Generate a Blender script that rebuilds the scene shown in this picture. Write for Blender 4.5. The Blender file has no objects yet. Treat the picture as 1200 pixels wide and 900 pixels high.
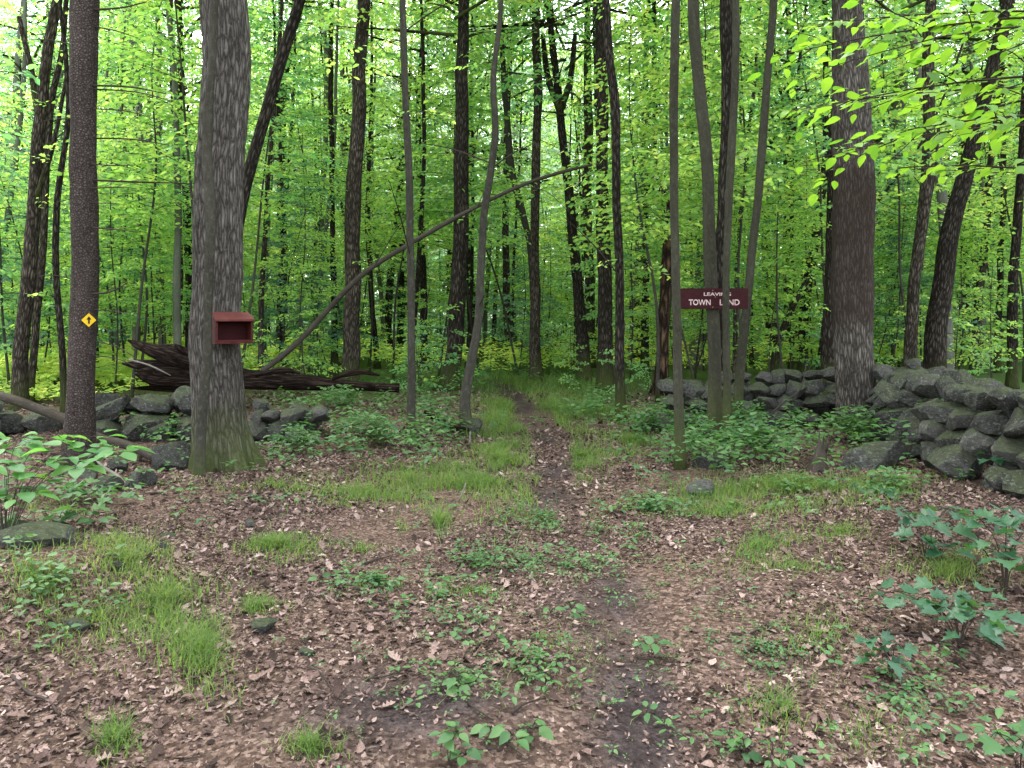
import bpy, bmesh, math, random
import numpy as np
from mathutils import Vector, Matrix, Euler

R = math.radians
rng = np.random.default_rng(7)
random.seed(7)
scene = bpy.context.scene
COL = scene.collection
CAM_H, HOR, F = 1.6, 365.0, 900.0      # eye height, horizon row and focal length (photo pixels) used to survey the place


# ------------------------------------------------------------------ numeric helpers
def _hash(ix, iy, iz):
    n = (ix * 374761393 + iy * 668265263 + iz * 2147483647 // 3 * 7) & 0xFFFFFFFF
    n = ((n ^ (n >> 13)) * 1274126177) & 0xFFFFFFFF
    return ((n ^ (n >> 16)) & 0xFFFF) / 65535.0


def vnoise(p):
    """value noise, p (n,3) -> -1..1"""
    p = np.asarray(p, dtype=np.float64)
    i = np.floor(p).astype(np.int64)
    f = p - i
    f = f * f * (3 - 2 * f)
    out = 0
    for dx in (0, 1):
        for dy in (0, 1):
            for dz in (0, 1):
                w = (f[:, 0] if dx else 1 - f[:, 0]) * (f[:, 1] if dy else 1 - f[:, 1]) * (f[:, 2] if dz else 1 - f[:, 2])
                out = out + w * _hash(i[:, 0] + dx, i[:, 1] + dy, i[:, 2] + dz)
    return out * 2 - 1


def fbm(p, oct=3):
    p = np.asarray(p, dtype=np.float64)
    a, s, t = 1.0, 0, 0
    for k in range(oct):
        s = s + a * vnoise(p * (2 ** k) + 17.3 * k)
        t += a
        a *= .5
    return s / t


def norm(v):
    return v / np.maximum(np.linalg.norm(v, axis=-1, keepdims=True), 1e-9)


def height(x, y):
    x = np.asarray(x, dtype=np.float64); y = np.asarray(y, dtype=np.float64)
    q = np.stack([x * .35, y * .35, np.zeros_like(x)], -1).reshape(-1, 3)
    q2 = np.stack([x * 1.7, y * 1.7, np.zeros_like(x) + 5], -1).reshape(-1, 3)
    z = .07 * vnoise(q).reshape(x.shape) + .018 * vnoise(q2).reshape(x.shape)
    z = z + .20 * np.exp(-(((x + 2.75) / .75) ** 2 + ((y - 4.3) / .8) ** 2))
    z = z + .10 * np.exp(-(((x - 4.2) / 1.6) ** 2 + ((y - 5.6) / 2.2) ** 2))
    z = z - .05 * np.exp(-((x - path_x(y)) / .45) ** 2) * (y > 2)
    return z


PATH_PX = [(745, 960), (740, 850), (728, 740), (700, 670), (662, 610), (648, 570), (650, 535), (640, 505), (620, 482), (602, 466), (590, 452), (575, 444), (540, 437), (480, 433)]


def g0(px, py):
    Y = CAM_H * F / (py - HOR)
    return (px - 600) / F * Y, Y


_pp = sorted([(g0(*p)[1], g0(*p)[0]) for p in PATH_PX])
_py = np.array([a for a, b in _pp]); _pxx = np.array([b for a, b in _pp])


def path_x(y):
    return np.interp(y, _py, _pxx)


def G(px, py):
    x, y = g0(px, py)
    return x, y, float(height(np.array([x]), np.array([y]))[0])


def P(px, py, Y):
    return Vector(((px - 600) / F * Y, Y, CAM_H - (py - HOR) / F * Y))


def H1(x, y):
    return float(height(np.array([x]), np.array([y]))[0])


# ------------------------------------------------------------------ object helpers
def mesh_np(name, verts, faces_list, mats, smooth=True, attrs=None, mat_idx=None):
    """faces_list: list of (n,k) int arrays"""
    me = bpy.data.meshes.new(name)
    verts = np.ascontiguousarray(verts, dtype=np.float32)
    me.vertices.add(len(verts)); me.vertices.foreach_set('co', verts.ravel())
    loops = np.concatenate([f.ravel() for f in faces_list]).astype(np.int32)
    tot = np.concatenate([np.full(len(f), f.shape[1], dtype=np.int32) for f in faces_list])
    st = np.concatenate([[0], np.cumsum(tot)[:-1]]).astype(np.int32)
    me.loops.add(len(loops)); me.loops.foreach_set('vertex_index', loops)
    me.polygons.add(len(tot)); me.polygons.foreach_set('loop_start', st); me.polygons.foreach_set('loop_total', tot)
    if mat_idx is not None:
        me.polygons.foreach_set('material_index', np.asarray(mat_idx, dtype=np.int32))
    me.update(calc_edges=True)
    if smooth:
        me.polygons.foreach_set('use_smooth', np.ones(len(tot), dtype=bool))
    for k, (dt, data) in (attrs or {}).items():
        a = me.attributes.new(k, dt, 'POINT')
        a.data.foreach_set('vector' if dt == 'FLOAT_VECTOR' else 'value', np.ascontiguousarray(data, dtype=np.float32).ravel())
    for m in (mats if isinstance(mats, (list, tuple)) else [mats]):
        me.materials.append(m)
    return me


def link(name, me, parent=None, loc=(0, 0, 0)):
    o = bpy.data.objects.new(name, me)
    COL.objects.link(o)
    o.location = loc
    if parent:
        o.parent = parent
    return o


def tag(o, label, cat, group=None):
    o['label'] = label; o['category'] = cat
    if group:
        o['group'] = group
    return o


def thing(name, label, cat, loc=(0, 0, 0), rotz=0, group=None):
    o = link(name, None, None, loc)
    o.rotation_euler = (0, 0, rotz)
    o.empty_display_size = .2
    return tag(o, label, cat, group)


def copy_tree(o, parent=None):
    c = o.copy(); COL.objects.link(c)
    if parent:
        c.parent = parent
    for ch in list(o.children):
        copy_tree(ch, c)
    return c


# ------------------------------------------------------------------ materials
class NT:
    def __init__(self, name):
        self.m = bpy.data.materials.new(name); self.m.use_nodes = True
        self.t = self.m.node_tree; self.t.nodes.clear()
        self.out = self.t.nodes.new('ShaderNodeOutputMaterial')

    def n(self, typ, ins=None, **props):
        nd = self.t.nodes.new('ShaderNode' + typ)
        for k, v in props.items():
            setattr(nd, k, v)
        for k, v in (ins or {}).items():
            s = nd.inputs[k]
            if isinstance(v, bpy.types.NodeSocket):
                self.t.links.new(v, s)
            else:
                if s.type == 'RGBA' and len(v) == 3:
                    v = (*v, 1)
                s.default_value = v
        return nd

    def ramp(self, fac, stops, interp='LINEAR'):
        nd = self.t.nodes.new('ShaderNodeValToRGB')
        nd.color_ramp.interpolation = interp
        e = nd.color_ramp.elements
        while len(e) < len(stops):
            e.new(.5)
        for el, (p, c) in zip(e, stops):
            el.position = p
            el.color = (*c, 1) if len(c) == 3 else c
        self.t.links.new(fac, nd.inputs[0])
        return nd.outputs[0]

    def mix(self, fac, a, b, blend='MIX'):
        nd = self.t.nodes.new('ShaderNodeMix'); nd.data_type = 'RGBA'; nd.blend_type = blend
        for i, v in ((0, fac), (6, a), (7, b)):
            if isinstance(v, bpy.types.NodeSocket):
                self.t.links.new(v, nd.inputs[i])
            else:
                nd.inputs[i].default_value = v if i == 0 else (*v, 1)
        return nd.outputs[2]

    def math(self, op, a, b=0.0, c=0.0):
        nd = self.t.nodes.new('ShaderNodeMath'); nd.operation = op
        for i, v in enumerate((a, b, c)):
            if isinstance(v, bpy.types.NodeSocket):
                self.t.links.new(v, nd.inputs[i])
            else:
                nd.inputs[i].default_value = v
        return nd.outputs[0]

    def surf(self, sh):
        self.t.links.new(sh, self.out.inputs['Surface'])
        return self.m


def bark_mat(name, dark, light, sxy=22, sz=4.5, bump=.5, moss=0.0, lichen=0.0, lichen_col=(.30, .32, .27), fine=1.0, wet=None, plates=True):
    N = NT(name)
    bc = N.n('Attribute', attribute_name='bc').outputs['Vector']
    obi = N.n('ObjectInfo').outputs['Random']
    off = N.n('VectorMath', {0: bc, 1: N.n('CombineXYZ', {'X': N.math('MULTIPLY', obi, 7.0), 'Y': N.math('MULTIPLY', obi, 3.0)}).outputs[0]}, operation='ADD').outputs[0]
    st = N.n('VectorMath', {0: off, 1: (sxy, sxy, sz)}, operation='MULTIPLY').outputs[0]
    nz = N.n('TexNoise', {'Vector': st, 'Scale': 1.0, 'Detail': 4.0, 'Roughness': .6})
    wob = N.n('VectorMath', {0: st, 1: N.n('VectorMath', {0: nz.outputs['Color'], 'Scale': 1.3}, operation='SCALE').outputs[0]}, operation='ADD').outputs[0]
    if plates:
        vo = N.n('TexVoronoi', {'Vector': wob, 'Scale': 1.0}, feature='DISTANCE_TO_EDGE').outputs['Distance']
        base = N.math('MULTIPLY', vo, 2.4)
    else:
        base = N.math('ADD', .35, N.math('MULTIPLY', nz.outputs['Fac'], .5))
    fn = N.n('TexNoise', {'Vector': N.n('VectorMath', {0: off, 1: (90, 90, 35)}, operation='MULTIPLY').outputs[0], 'Scale': 1.0, 'Detail': 5.0, 'Roughness': .7}).outputs['Fac']
    hgt = N.math('ADD', N.math('MINIMUM', base, 1.0), N.math('MULTIPLY', fn, .55 * fine))
    col = N.ramp(N.math('MULTIPLY', hgt, .68), [(.18, tuple(c * .35 for c in dark)), (.42, dark), (.8, light), (1, tuple(min(1, c * 1.25) for c in light))])
    big = N.n('TexNoise', {'Vector': N.n('VectorMath', {0: off, 1: (3, 3, 1.1)}, operation='MULTIPLY').outputs[0], 'Scale': 1.0, 'Detail': 3.0}).outputs['Fac']
    col = N.mix(N.ramp(big, [(.35, (0, 0, 0)), (.65, (.55, .55, .55))]), col, N.mix(1.0, col, (.45, .45, .42), 'MULTIPLY'))
    if wet:
        z = N.n('SeparateXYZ', {0: bc}).outputs['Z']
        edge = N.math('ADD', z, N.math('MULTIPLY', big, .5))
        a = N.n('MapRange', {'Value': edge, 1: wet[0], 2: wet[0] + .25}).outputs[0]
        b = N.n('MapRange', {'Value': edge, 1: wet[1], 2: wet[1] + .08, 3: 1.0, 4: 0.0}).outputs[0]
        col = N.mix(N.math('MULTIPLY', N.math('MULTIPLY', a, b), .72), col, (.022, .015, .011))
    if lichen:
        ln = N.n('TexNoise', {'Vector': N.n('VectorMath', {0: off, 1: (30, 30, 17)}, operation='MULTIPLY').outputs[0], 'Scale': 1.0, 'Detail': 6.0, 'Roughness': .75}).outputs['Fac']
        col = N.mix(N.ramp(ln, [(.60 - .12 * lichen, (0, 0, 0)), (.66, (.7 * lichen,) * 3)]), col, lichen_col)
    if moss:
        z = N.n('SeparateXYZ', {0: bc}).outputs['Z']
        mz = N.n('MapRange', {'Value': N.math('SUBTRACT', z, N.math('MULTIPLY', big, moss)), 1: -moss * .3, 2: moss * .6, 3: 1.0, 4: 0.0}).outputs[0]
        col = N.mix(N.math('MULTIPLY', mz, .75), col, N.mix(fn, (.012, .018, .006), (.075, .095, .025)))
    bp = N.n('Bump', {'Height': hgt, 'Strength': bump, 'Distance': .012}).outputs[0]
    return N.surf(N.n('BsdfPrincipled', {'Base Color': col, 'Roughness': .95, 'Normal': bp, 'Specular IOR Level': .04}).outputs[0])


def leaf_mat(name, stops, tstops, transl=.5, rough=.45, spec=.25, gain=(1.0, 1.0), tint=(1.15, 1.0, 3.0)):
    N = NT(name)
    ri = N.n('NewGeometry').outputs['Random Per Island']
    oi = N.n('ObjectInfo').outputs['Random']
    pos = N.n('NewGeometry').outputs['Position']
    cl = N.n('TexNoise', {'Vector': pos, 'Scale': .55, 'Detail': 2.0}).outputs['Fac']
    f = N.math('ADD', N.math('MULTIPLY', ri, .5), N.math('ADD', N.math('MULTIPLY', oi, .2), N.math('MULTIPLY', N.math('SUBTRACT', cl, .3), .75)))
    bright = lambda st, k: [(p, tuple(min(.88, c * k * t) for c, t in zip(col, tint))) for p, col in st]
    c1 = N.ramp(f, bright(stops, gain[0])); c2 = N.ramp(f, bright(tstops, gain[1]))
    d = N.n('BsdfPrincipled', {'Base Color': c1, 'Roughness': rough, 'Specular IOR Level': spec}).outputs[0]
    t = N.n('BsdfTranslucent', {'Color': c2}).outputs[0]
    return N.surf(N.n('MixShader', {0: transl, 1: d, 2: t}).outputs[0])


M = {}
M['oak'] = bark_mat('oak_bark', (.070, .062, .054), (.130, .118, .104), 32, 5, 1.0, moss=.7, lichen=.3)
M['pine'] = bark_mat('pine_bark', (.046, .036, .032), (.110, .088, .078), 38, 42, 1.0, lichen=.3, lichen_col=(.17, .17, .15), fine=1.6)
M['dark'] = bark_mat('dark_bark', (.020, .017, .013), (.066, .057, .046), 32, 6, .9, moss=.8, lichen=.12, lichen_col=(.10, .11, .08))
M['brown'] = bark_mat('brown_bark', (.034, .028, .021), (.110, .093, .074), 32, 6, .9, moss=.7, lichen=.2, lichen_col=(.13, .14, .11))
M['grey'] = bark_mat('smooth_grey_bark', (.016, .015, .011), (.060, .056, .044), 18, 9, .6, moss=.4, lichen=.65, plates=False, lichen_col=(.09, .10, .075))
M['hazy'] = bark_mat('hazed_bark', (.055, .062, .045), (.13, .14, .105), 16, 5, .4, lichen=.3, plates=False)  # aerial haze put into the bark colour: paler grey green for distant trunks
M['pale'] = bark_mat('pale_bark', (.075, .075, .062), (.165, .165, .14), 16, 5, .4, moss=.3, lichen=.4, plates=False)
M['maple'] = bark_mat('red_maple_bark', (.011, .0105, .007), (.042, .040, .028), 26, 7, .8, moss=.8, lichen=.7, plates=False, lichen_col=(.065, .07, .048), fine=1.6)
M['big'] = bark_mat('furrowed_bark', (.064, .056, .047), (.140, .126, .108), 36, 6, 1.0, moss=.3, lichen=.2, lichen_col=(.2, .21, .18), wet=(1.6, 3.75))
M['snag'] = bark_mat('peeling_bark', (.022, .014, .009), (.105, .066, .040), 9, 2.5, .8, lichen=.2)
M['rot'] = bark_mat('rotten_wood', (.008, .0052, .004), (.032, .022, .017), 26, 2.0, 1.0, moss=.0, lichen=.3, lichen_col=(.09, .075, .06), fine=1.8)
M['hollow'] = bark_mat('hollow_wood', (.004, .003, .002), (.012, .008, .006), 18, 3.0, .6)
M['dead'] = bark_mat('dead_wood', (.020, .017, .012), (.066, .056, .045), 16, 4, .4, plates=False, lichen=.35, lichen_col=(.14, .15, .12))
M['twig'] = bark_mat('twig_bark', (.020, .015, .012), (.060, .048, .04), 20, 8, .3, plates=False)
M['bleached'] = bark_mat('bleached_wood', (.10, .09, .075), (.24, .22, .19), 20, 4, .3, plates=False)

M['lime'] = leaf_mat('lime_leaf', gain=(1.5, 1.9), stops=[(.15, (.035, .095, .010)), (.5, (.085, .19, .016)), (.9, (.15, .27, .022))],
                     tstops=[(.15, (.10, .28, .015)), (.5, (.25, .50, .025)), (.9, (.42, .64, .035))], transl=.52)
M['green'] = leaf_mat('green_leaf', gain=(1.6, 2.2), stops=[(.15, (.022, .065, .012)), (.5, (.055, .135, .018)), (.9, (.10, .20, .024))],
                      tstops=[(.15, (.055, .18, .018)), (.5, (.15, .36, .025)), (.9, (.29, .50, .035))], transl=.48)
M['deep'] = leaf_mat('deep_green_leaf', gain=(1.5, 2.0), stops=[(.15, (.014, .045, .014)), (.5, (.032, .088, .022)), (.9, (.06, .13, .03))],
                     tstops=[(.15, (.03, .10, .02)), (.5, (.08, .22, .03)), (.9, (.16, .32, .04))], transl=.42)
M['far'] = leaf_mat('hazed_far_leaf', tint=(1.14, 1.0, 3.2), gain=(1.5, 1.7), stops=[(.15, (.06, .13, .025)), (.5, (.12, .22, .04)), (.9, (.19, .30, .06))],  # lighter, bluer greens paint distance haze into the leaf colour
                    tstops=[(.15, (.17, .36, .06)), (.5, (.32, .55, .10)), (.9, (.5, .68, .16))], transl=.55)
M['overhang'] = leaf_mat('overhanging_leaf', tint=(1, 1, 1), stops=[(.15, (.05, .13, .015)), (.5, (.09, .20, .025)), (.9, (.14, .27, .03))],
                         tstops=[(.15, (.14, .34, .02)), (.5, (.24, .47, .03)), (.9, (.36, .60, .04))], transl=.45)
M['herb'] = leaf_mat('herb_leaf', tint=(1.1, 1, 1), gain=(.72, .75), stops=[(.15, (.025, .085, .025)), (.5, (.055, .15, .045)), (.9, (.10, .21, .06))],
                     tstops=[(.15, (.04, .16, .03)), (.5, (.10, .30, .05)), (.9, (.20, .42, .06))], transl=.35, rough=.55, spec=.3)
M['herbdark'] = leaf_mat('maple_seedling_leaf', tint=(1, 1, 1), gain=(.62, .65), stops=[(.15, (.014, .065, .028)), (.5, (.028, .105, .045)), (.9, (.05, .14, .055))],
                     tstops=[(.15, (.03, .13, .03)), (.5, (.07, .22, .04)), (.9, (.14, .30, .05))], transl=.3, rough=.5, spec=.35)
M['shrubleaf'] = leaf_mat('shrub_leaf', [(.15, (.05, .15, .045)), (.5, (.09, .23, .06)), (.9, (.15, .31, .07))],
                     [(.15, (.12, .34, .05)), (.5, (.22, .50, .07)), (.9, (.38, .62, .08))], .42, spec=.25, tint=(1, 1, 1), gain=(.8, .85))
M['grass'] = leaf_mat('grass_blade', tint=(1.2, 1, 1.7), gain=(.78, .85), stops=[(.06, (.17, .13, .065)), (.14, (.045, .10, .020)), (.5, (.085, .18, .028)), (.9, (.17, .25, .050))],
                      tstops=[(.1, (.08, .2, .02)), (.5, (.17, .36, .03)), (.9, (.30, .42, .06))], transl=.45, rough=.7, spec=.06)
M['fern'] = leaf_mat('fern_leaf', gain=(2.1, 2.0), stops=[(.1, (.08, .16, .012)), (.5, (.13, .25, .016)), (.9, (.20, .32, .02))],
                     tstops=[(.1, (.22, .42, .02)), (.5, (.38, .62, .03)), (.9, (.55, .75, .04))], transl=.5, rough=.6, spec=.2)


def litter_mat(name, stops):
    N = NT(name)
    geo = N.n('NewGeometry')
    ri = geo.outputs['Random Per Island']
    cl = N.n('TexNoise', {'Vector': geo.outputs['Position'], 'Scale': 1.6, 'Detail': 3.0}).outputs['Fac']
    f = N.math('ADD', N.math('MULTIPLY', ri, .85), N.math('MULTIPLY', N.math('SUBTRACT', cl, .42), .6))
    c = N.ramp(f, stops)
    fn = N.n('TexNoise', {'Vector': geo.outputs['Position'], 'Scale': 130.0, 'Detail': 3.0}).outputs['Fac']
    c = N.mix(1.0, c, N.ramp(fn, [(.3, (.55, .52, .5)), (.7, (1.1, 1.1, 1.1))]), 'MULTIPLY')
    d = N.n('BsdfPrincipled', {'Base Color': c, 'Roughness': .8, 'Specular IOR Level': .1}).outputs[0]
    t = N.n('BsdfTranslucent', {'Color': c}).outputs[0]
    return N.surf(N.n('MixShader', {0: .12, 1: d, 2: t}).outputs[0])


M['litter'] = litter_mat('dead_leaf', [(.05, (.018, .012, .009)), (.28, (.060, .039, .032)), (.54, (.125, .084, .070)), (.80, (.215, .155, .130)), (.98, (.37, .295, .260))])


def soil_mat(name):
    N = NT(name)
    pos = N.n('NewGeometry').outputs['Position']
    soil = N.n('Attribute', attribute_name='soil').outputs['Fac']
    far = N.n('Attribute', attribute_name='green').outputs['Fac']
    a = N.n('TexNoise', {'Vector': pos, 'Scale': 55.0, 'Detail': 6.0, 'Roughness': .7}).outputs['Fac']
    b = N.n('TexNoise', {'Vector': pos, 'Scale': 6.0, 'Detail': 5.0, 'Roughness': .6}).outputs['Fac']
    v = N.n('TexVoronoi', {'Vector': pos, 'Scale': 60.0}, feature='F1')
    lit = N.ramp(N.math('ADD', N.math('MULTIPLY', a, .6), N.math('MULTIPLY', b, .4)), [(.34, (.014, .009, .007)), (.5, (.048, .032, .024)), (.66, (.115, .080, .064))])
    vc = N.n('SeparateColor', {0: v.outputs['Color']}).outputs[0]
    lit = N.mix(.5, lit, N.ramp(vc, [(.2, (.040, .026, .019)), (.7, (.13, .088, .066)), (.95, (.26, .19, .15))]))
    drt = N.ramp(N.math('ADD', N.math('MULTIPLY', a, .5), N.math('MULTIPLY', b, .5)), [(.34, (.010, .008, .008)), (.5, (.028, .022, .021)), (.66, (.080, .064, .060))])
    c = N.mix(N.math('MINIMUM', N.math('MULTIPLY', soil, N.math('ADD', .55, b)), 1.0), lit, drt)
    c = N.mix(far, c, N.ramp(a, [(.35, (.020, .040, .010)), (.65, (.07, .13, .03))]))
    bp = N.n('Bump', {'Height': N.math('ADD', a, N.math('MULTIPLY', v.outputs['Distance'], .6)), 'Strength': .7, 'Distance': .02}).outputs[0]
    return N.surf(N.n('BsdfPrincipled', {'Base Color': c, 'Roughness': .97, 'Specular IOR Level': .03, 'Normal': bp}).outputs[0])


M['soil'] = soil_mat('forest_soil')


def rock_mat(name, c1, c2, mossy=.5, lich=.5):
    N = NT(name)
    tc = N.n('TexCoord').outputs['Object']
    geo = N.n('NewGeometry')
    oi = N.n('ObjectInfo').outputs['Random']
    p = N.n('VectorMath', {0: tc, 1: N.n('CombineXYZ', {'X': N.math('MULTIPLY', oi, 31.0)}).outputs[0]}, operation='ADD').outputs[0]
    a = N.n('TexNoise', {'Vector': p, 'Scale': 3.0, 'Detail': 7.0, 'Roughness': .65}).outputs['Fac']
    b = N.n('TexNoise', {'Vector': p, 'Scale': 28.0, 'Detail': 5.0, 'Roughness': .7}).outputs['Fac']
    c = N.ramp(a, [(.3, c1), (.7, c2)])
    c = N.mix(N.math('MULTIPLY', oi, .45), c, tuple(x * .45 for x in c1))
    c = N.mix(1.0, c, N.ramp(b, [(.3, (.5, .5, .5)), (.7, (1.15, 1.15, 1.15))]), 'MULTIPLY')
    l = N.n('TexNoise', {'Vector': p, 'Scale': 7.0, 'Detail': 5.0, 'Roughness': .75}).outputs['Fac']
    c = N.mix(N.math('MULTIPLY', N.ramp(l, [(.54, (0, 0, 0)), (.60, (1, 1, 1))]), lich), c, (.145, .16, .13))
    up = N.n('SeparateXYZ', {0: geo.outputs['Normal']}).outputs['Z']
    m = N.math('MULTIPLY', N.n('MapRange', {'Value': N.math('ADD', N.math('MULTIPLY', up, .5), N.math('MULTIPLY', a, .9)), 1: .62, 2: .9}).outputs[0], mossy)
    c = N.mix(m, c, N.mix(b, (.012, .020, .006), (.050, .068, .018)))
    bp = N.n('Bump', {'Height': N.math('ADD', N.math('MULTIPLY', a, 1.5), N.math('MULTIPLY', b, .5)), 'Strength': .6, 'Distance': .04}).outputs[0]
    return N.surf(N.n('BsdfPrincipled', {'Base Color': c, 'Roughness': .95, 'Normal': bp, 'Specular IOR Level': .06}).outputs[0])


M['rock'] = rock_mat('mossy_granite', (.024, .024, .020), (.100, .098, .088), .55, .55)
M['rockpale'] = rock_mat('pale_granite', (.045, .044, .038), (.125, .12, .108), .55, .5)


def paint_mat(name, c1, c2, rough=.7, scale=14.0):
    N = NT(name)
    tc = N.n('TexCoord').outputs['Object']
    a = N.n('TexNoise', {'Vector': N.n('VectorMath', {0: tc, 1: (1.0, 6.0, 6.0)}, operation='MULTIPLY').outputs[0], 'Scale': scale, 'Detail': 5.0, 'Roughness': .65}).outputs['Fac']
    c = N.ramp(a, [(.3, c1), (.7, c2)])
    bp = N.n('Bump', {'Height': a, 'Strength': .25, 'Distance': .004}).outputs[0]
    return N.surf(N.n('BsdfPrincipled', {'Base Color': c, 'Roughness': rough, 'Normal': bp, 'Specular IOR Level': .08}).outputs[0])


M['redpaint'] = paint_mat('box_red_stain', (.026, .007, .006), (.064, .016, .013))
M['redroof'] = paint_mat('roof_red_stain', (.045, .012, .010), (.105, .033, .028))
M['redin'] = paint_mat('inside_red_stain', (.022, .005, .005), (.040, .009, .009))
M['signred'] = paint_mat('sign_maroon', (.012, .003, .0035), (.034, .007, .008), .6)
M['letter'] = paint_mat('routed_letter_paint', (.22, .14, .13), (.50, .40, .37))
M['yellow'] = paint_mat('marker_yellow', (.50, .31, .012), (.62, .42, .02), .4, 4)
M['black'] = paint_mat('marker_black', (.012, .012, .012), (.02, .02, .02), .5)
M['nail'] = paint_mat('rusty_steel', (.10, .07, .05), (.2, .15, .12), .5)


# ------------------------------------------------------------------ tubes (trunks, branches, twigs)
def catmull(pts, step):
    pts = np.asarray(pts, dtype=np.float64)
    if len(pts) == 2:
        pts = np.stack([pts[0], (pts[0] + pts[1]) / 2, pts[1]])
    p = np.vstack([2 * pts[0] - pts[1], pts, 2 * pts[-1] - pts[-2]])
    out = []
    for i in range(1, len(p) - 2):
        a, b, c, d = p[i - 1], p[i], p[i + 1], p[i + 2]
        L = np.linalg.norm(c[:3] - b[:3])
        n = max(2, int(L / step))
        t = np.linspace(0, 1, n, endpoint=False)[:, None]
        out.append(.5 * ((2 * b) + (-a + c) * t + (2 * a - 5 * b + 4 * c - d) * t ** 2 + (-a + 3 * b - 3 * c + d) * t ** 3))
    out.append(p[-2][None])
    return np.vstack(out)


def tube(pts, radii, segs=12, step=.15, flare=0.0, flare_h=.3, lobes=0, rough=.05, furrow=0.0, seed=0, cap=True, wig=0.0):
    """returns verts, quads, caps, bc"""
    q = catmull(np.column_stack([np.asarray(pts, dtype=np.float64), radii]), step)
    c, r = q[:, :3], np.maximum(q[:, 3], .0005)
    n = len(c)
    if wig:
        s0 = np.concatenate([[0], np.cumsum(np.linalg.norm(np.diff(c, axis=0), axis=1))])
        fade = np.minimum(s0 / .5, 1)[:, None]
        wv = np.stack([fbm(np.stack([s0 * .9, 0 * s0 + seed * 1.7 + k, 0 * s0], -1), 3) for k in (0, 11)] , -1)
        c = c + np.column_stack([wv, 0 * s0]) * fade * wig
    tan = norm(np.gradient(c, axis=0))
    ref = np.array([0, 1.0, 0]) if abs(tan[0][1]) < .8 else np.array([1.0, 0, 0])
    u = norm(np.cross(np.repeat(ref[None], n, 0), tan)); v = np.cross(tan, u)
    s = np.concatenate([[0], np.cumsum(np.linalg.norm(np.diff(c, axis=0), axis=1))])
    th = np.linspace(0, 2 * np.pi, segs, endpoint=False)
    T, S = np.meshgrid(th, s)
    Rr = np.repeat(r[:, None], segs, 1)
    bc = np.stack([np.cos(T) * Rr, np.sin(T) * Rr, S], -1)
    f = bc.reshape(-1, 3) + seed * 3.7
    d = 1 + rough * fbm(f * np.array([6, 6, 1.6]), 2).reshape(n, segs) * 2
    if flare:
        lb = 1 + (.45 * np.cos(lobes * T + 1.3 + seed) + .25 * np.cos((lobes + 2) * T + seed * 2)) * (lobes > 0)
        d = d + flare * np.exp(-S / flare_h) * np.maximum(lb, .15)
    Rd = Rr * d
    if furrow:
        k = np.array([17, 17, 2.6])
        wob = fbm(f * np.array([8, 8, 5]), 2)[:, None] * np.array([.5, .5, .3])
        rd = np.abs(vnoise(f * k + wob)) ** .7
        rd2 = np.abs(vnoise(f * k * np.array([1.9, 1.9, 2.6]) + 9))
        Rd = Rd + furrow * (np.minimum(rd * 1.8, 1) * .75 + rd2 * .25 - .6).reshape(n, segs)
    vt = c[:, None] + u[:, None] * (np.cos(T) * Rd)[..., None] + v[:, None] * (np.sin(T) * Rd)[..., None]
    i = np.arange(n - 1)[:, None] * segs
    j = np.arange(segs)[None]
    j2 = (j + 1) % segs
    quads = np.stack([i + j, i + j2, i + segs + j2, i + segs + j], -1).reshape(-1, 4)
    caps = []
    if cap:
        caps = [np.arange(segs)[::-1][None], ((n - 1) * segs + np.arange(segs))[None]]
    return vt.reshape(-1, 3), quads, caps, bc.reshape(-1, 3)


class Geo:
    def __init__(self):
        self.v, self.f, self.b, self.n = [], [], [], 0

    def add(self, t):
        v, q, caps, bc = t
        self.v.append(v); self.b.append(bc)
        self.f.append(q + self.n)
        for c in caps:
            self.f.append(c + self.n)
        self.n += len(v)

    def mesh(self, name, mat, smooth=True):
        return mesh_np(name, np.vstack(self.v), self.f, mat, smooth, {'bc': ('FLOAT_VECTOR', np.vstack(self.b))})


def tube_mesh(name, mat, *a, **k):
    g = Geo(); g.add(tube(*a, **k))
    return g.mesh(name, mat)


# ------------------------------------------------------------------ leaves
# templates: (u along 0..1, v sideways) + faces ; z = a*v^2 + b*(u-.4)^2
T_OVAL = (np.array([(0, 0), (.28, .26), (.68, .22), (1, 0), (.68, -.22), (.28, -.26)]), [np.array([[0, 3, 2, 1], [0, 5, 4, 3]])])
T_DIAM = (np.array([(0, 0), (.42, .34), (1, 0), (.42, -.34)]), [np.array([[0, 3, 2, 1]])])
_u = np.array([0, .10, .2, .3, .4, .5, .6, .7, .8, .9, 1.0])
_w = np.array([.015, .05, .13, .09, .27, .12, .33, .15, .25, .12, .01])
_vl = [(u, s * w) for u, w in zip(_u, _w) for s in (1, 0, -1)]
_fl = []
for i in range(10):
    b = i * 3
    _fl += [[b + 1, b + 4, b + 3, b], [b + 2, b + 5, b + 4, b + 1]]
T_OAK = (np.array(_vl), [np.array(_fl)])
# maple: fan of lobes round the palm
_out = [(0, 0), (.06, -.20), (.10, -.44), (.26, -.33), (.34, -.36), (.48, -.54), (.50, -.38), (.62, -.40), (.60, -.20), (.80, -.20), (.84, -.07), (1.04, 0)]
_out = _out + [(u, -v) for u, v in _out[-2:0:-1]]
_mv = np.array([(.36, 0.0)] + _out)
T_MAPLE = (_mv, [np.array([[0, i, i % len(_out) + 1] for i in range(1, len(_out) + 1)])])
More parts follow.
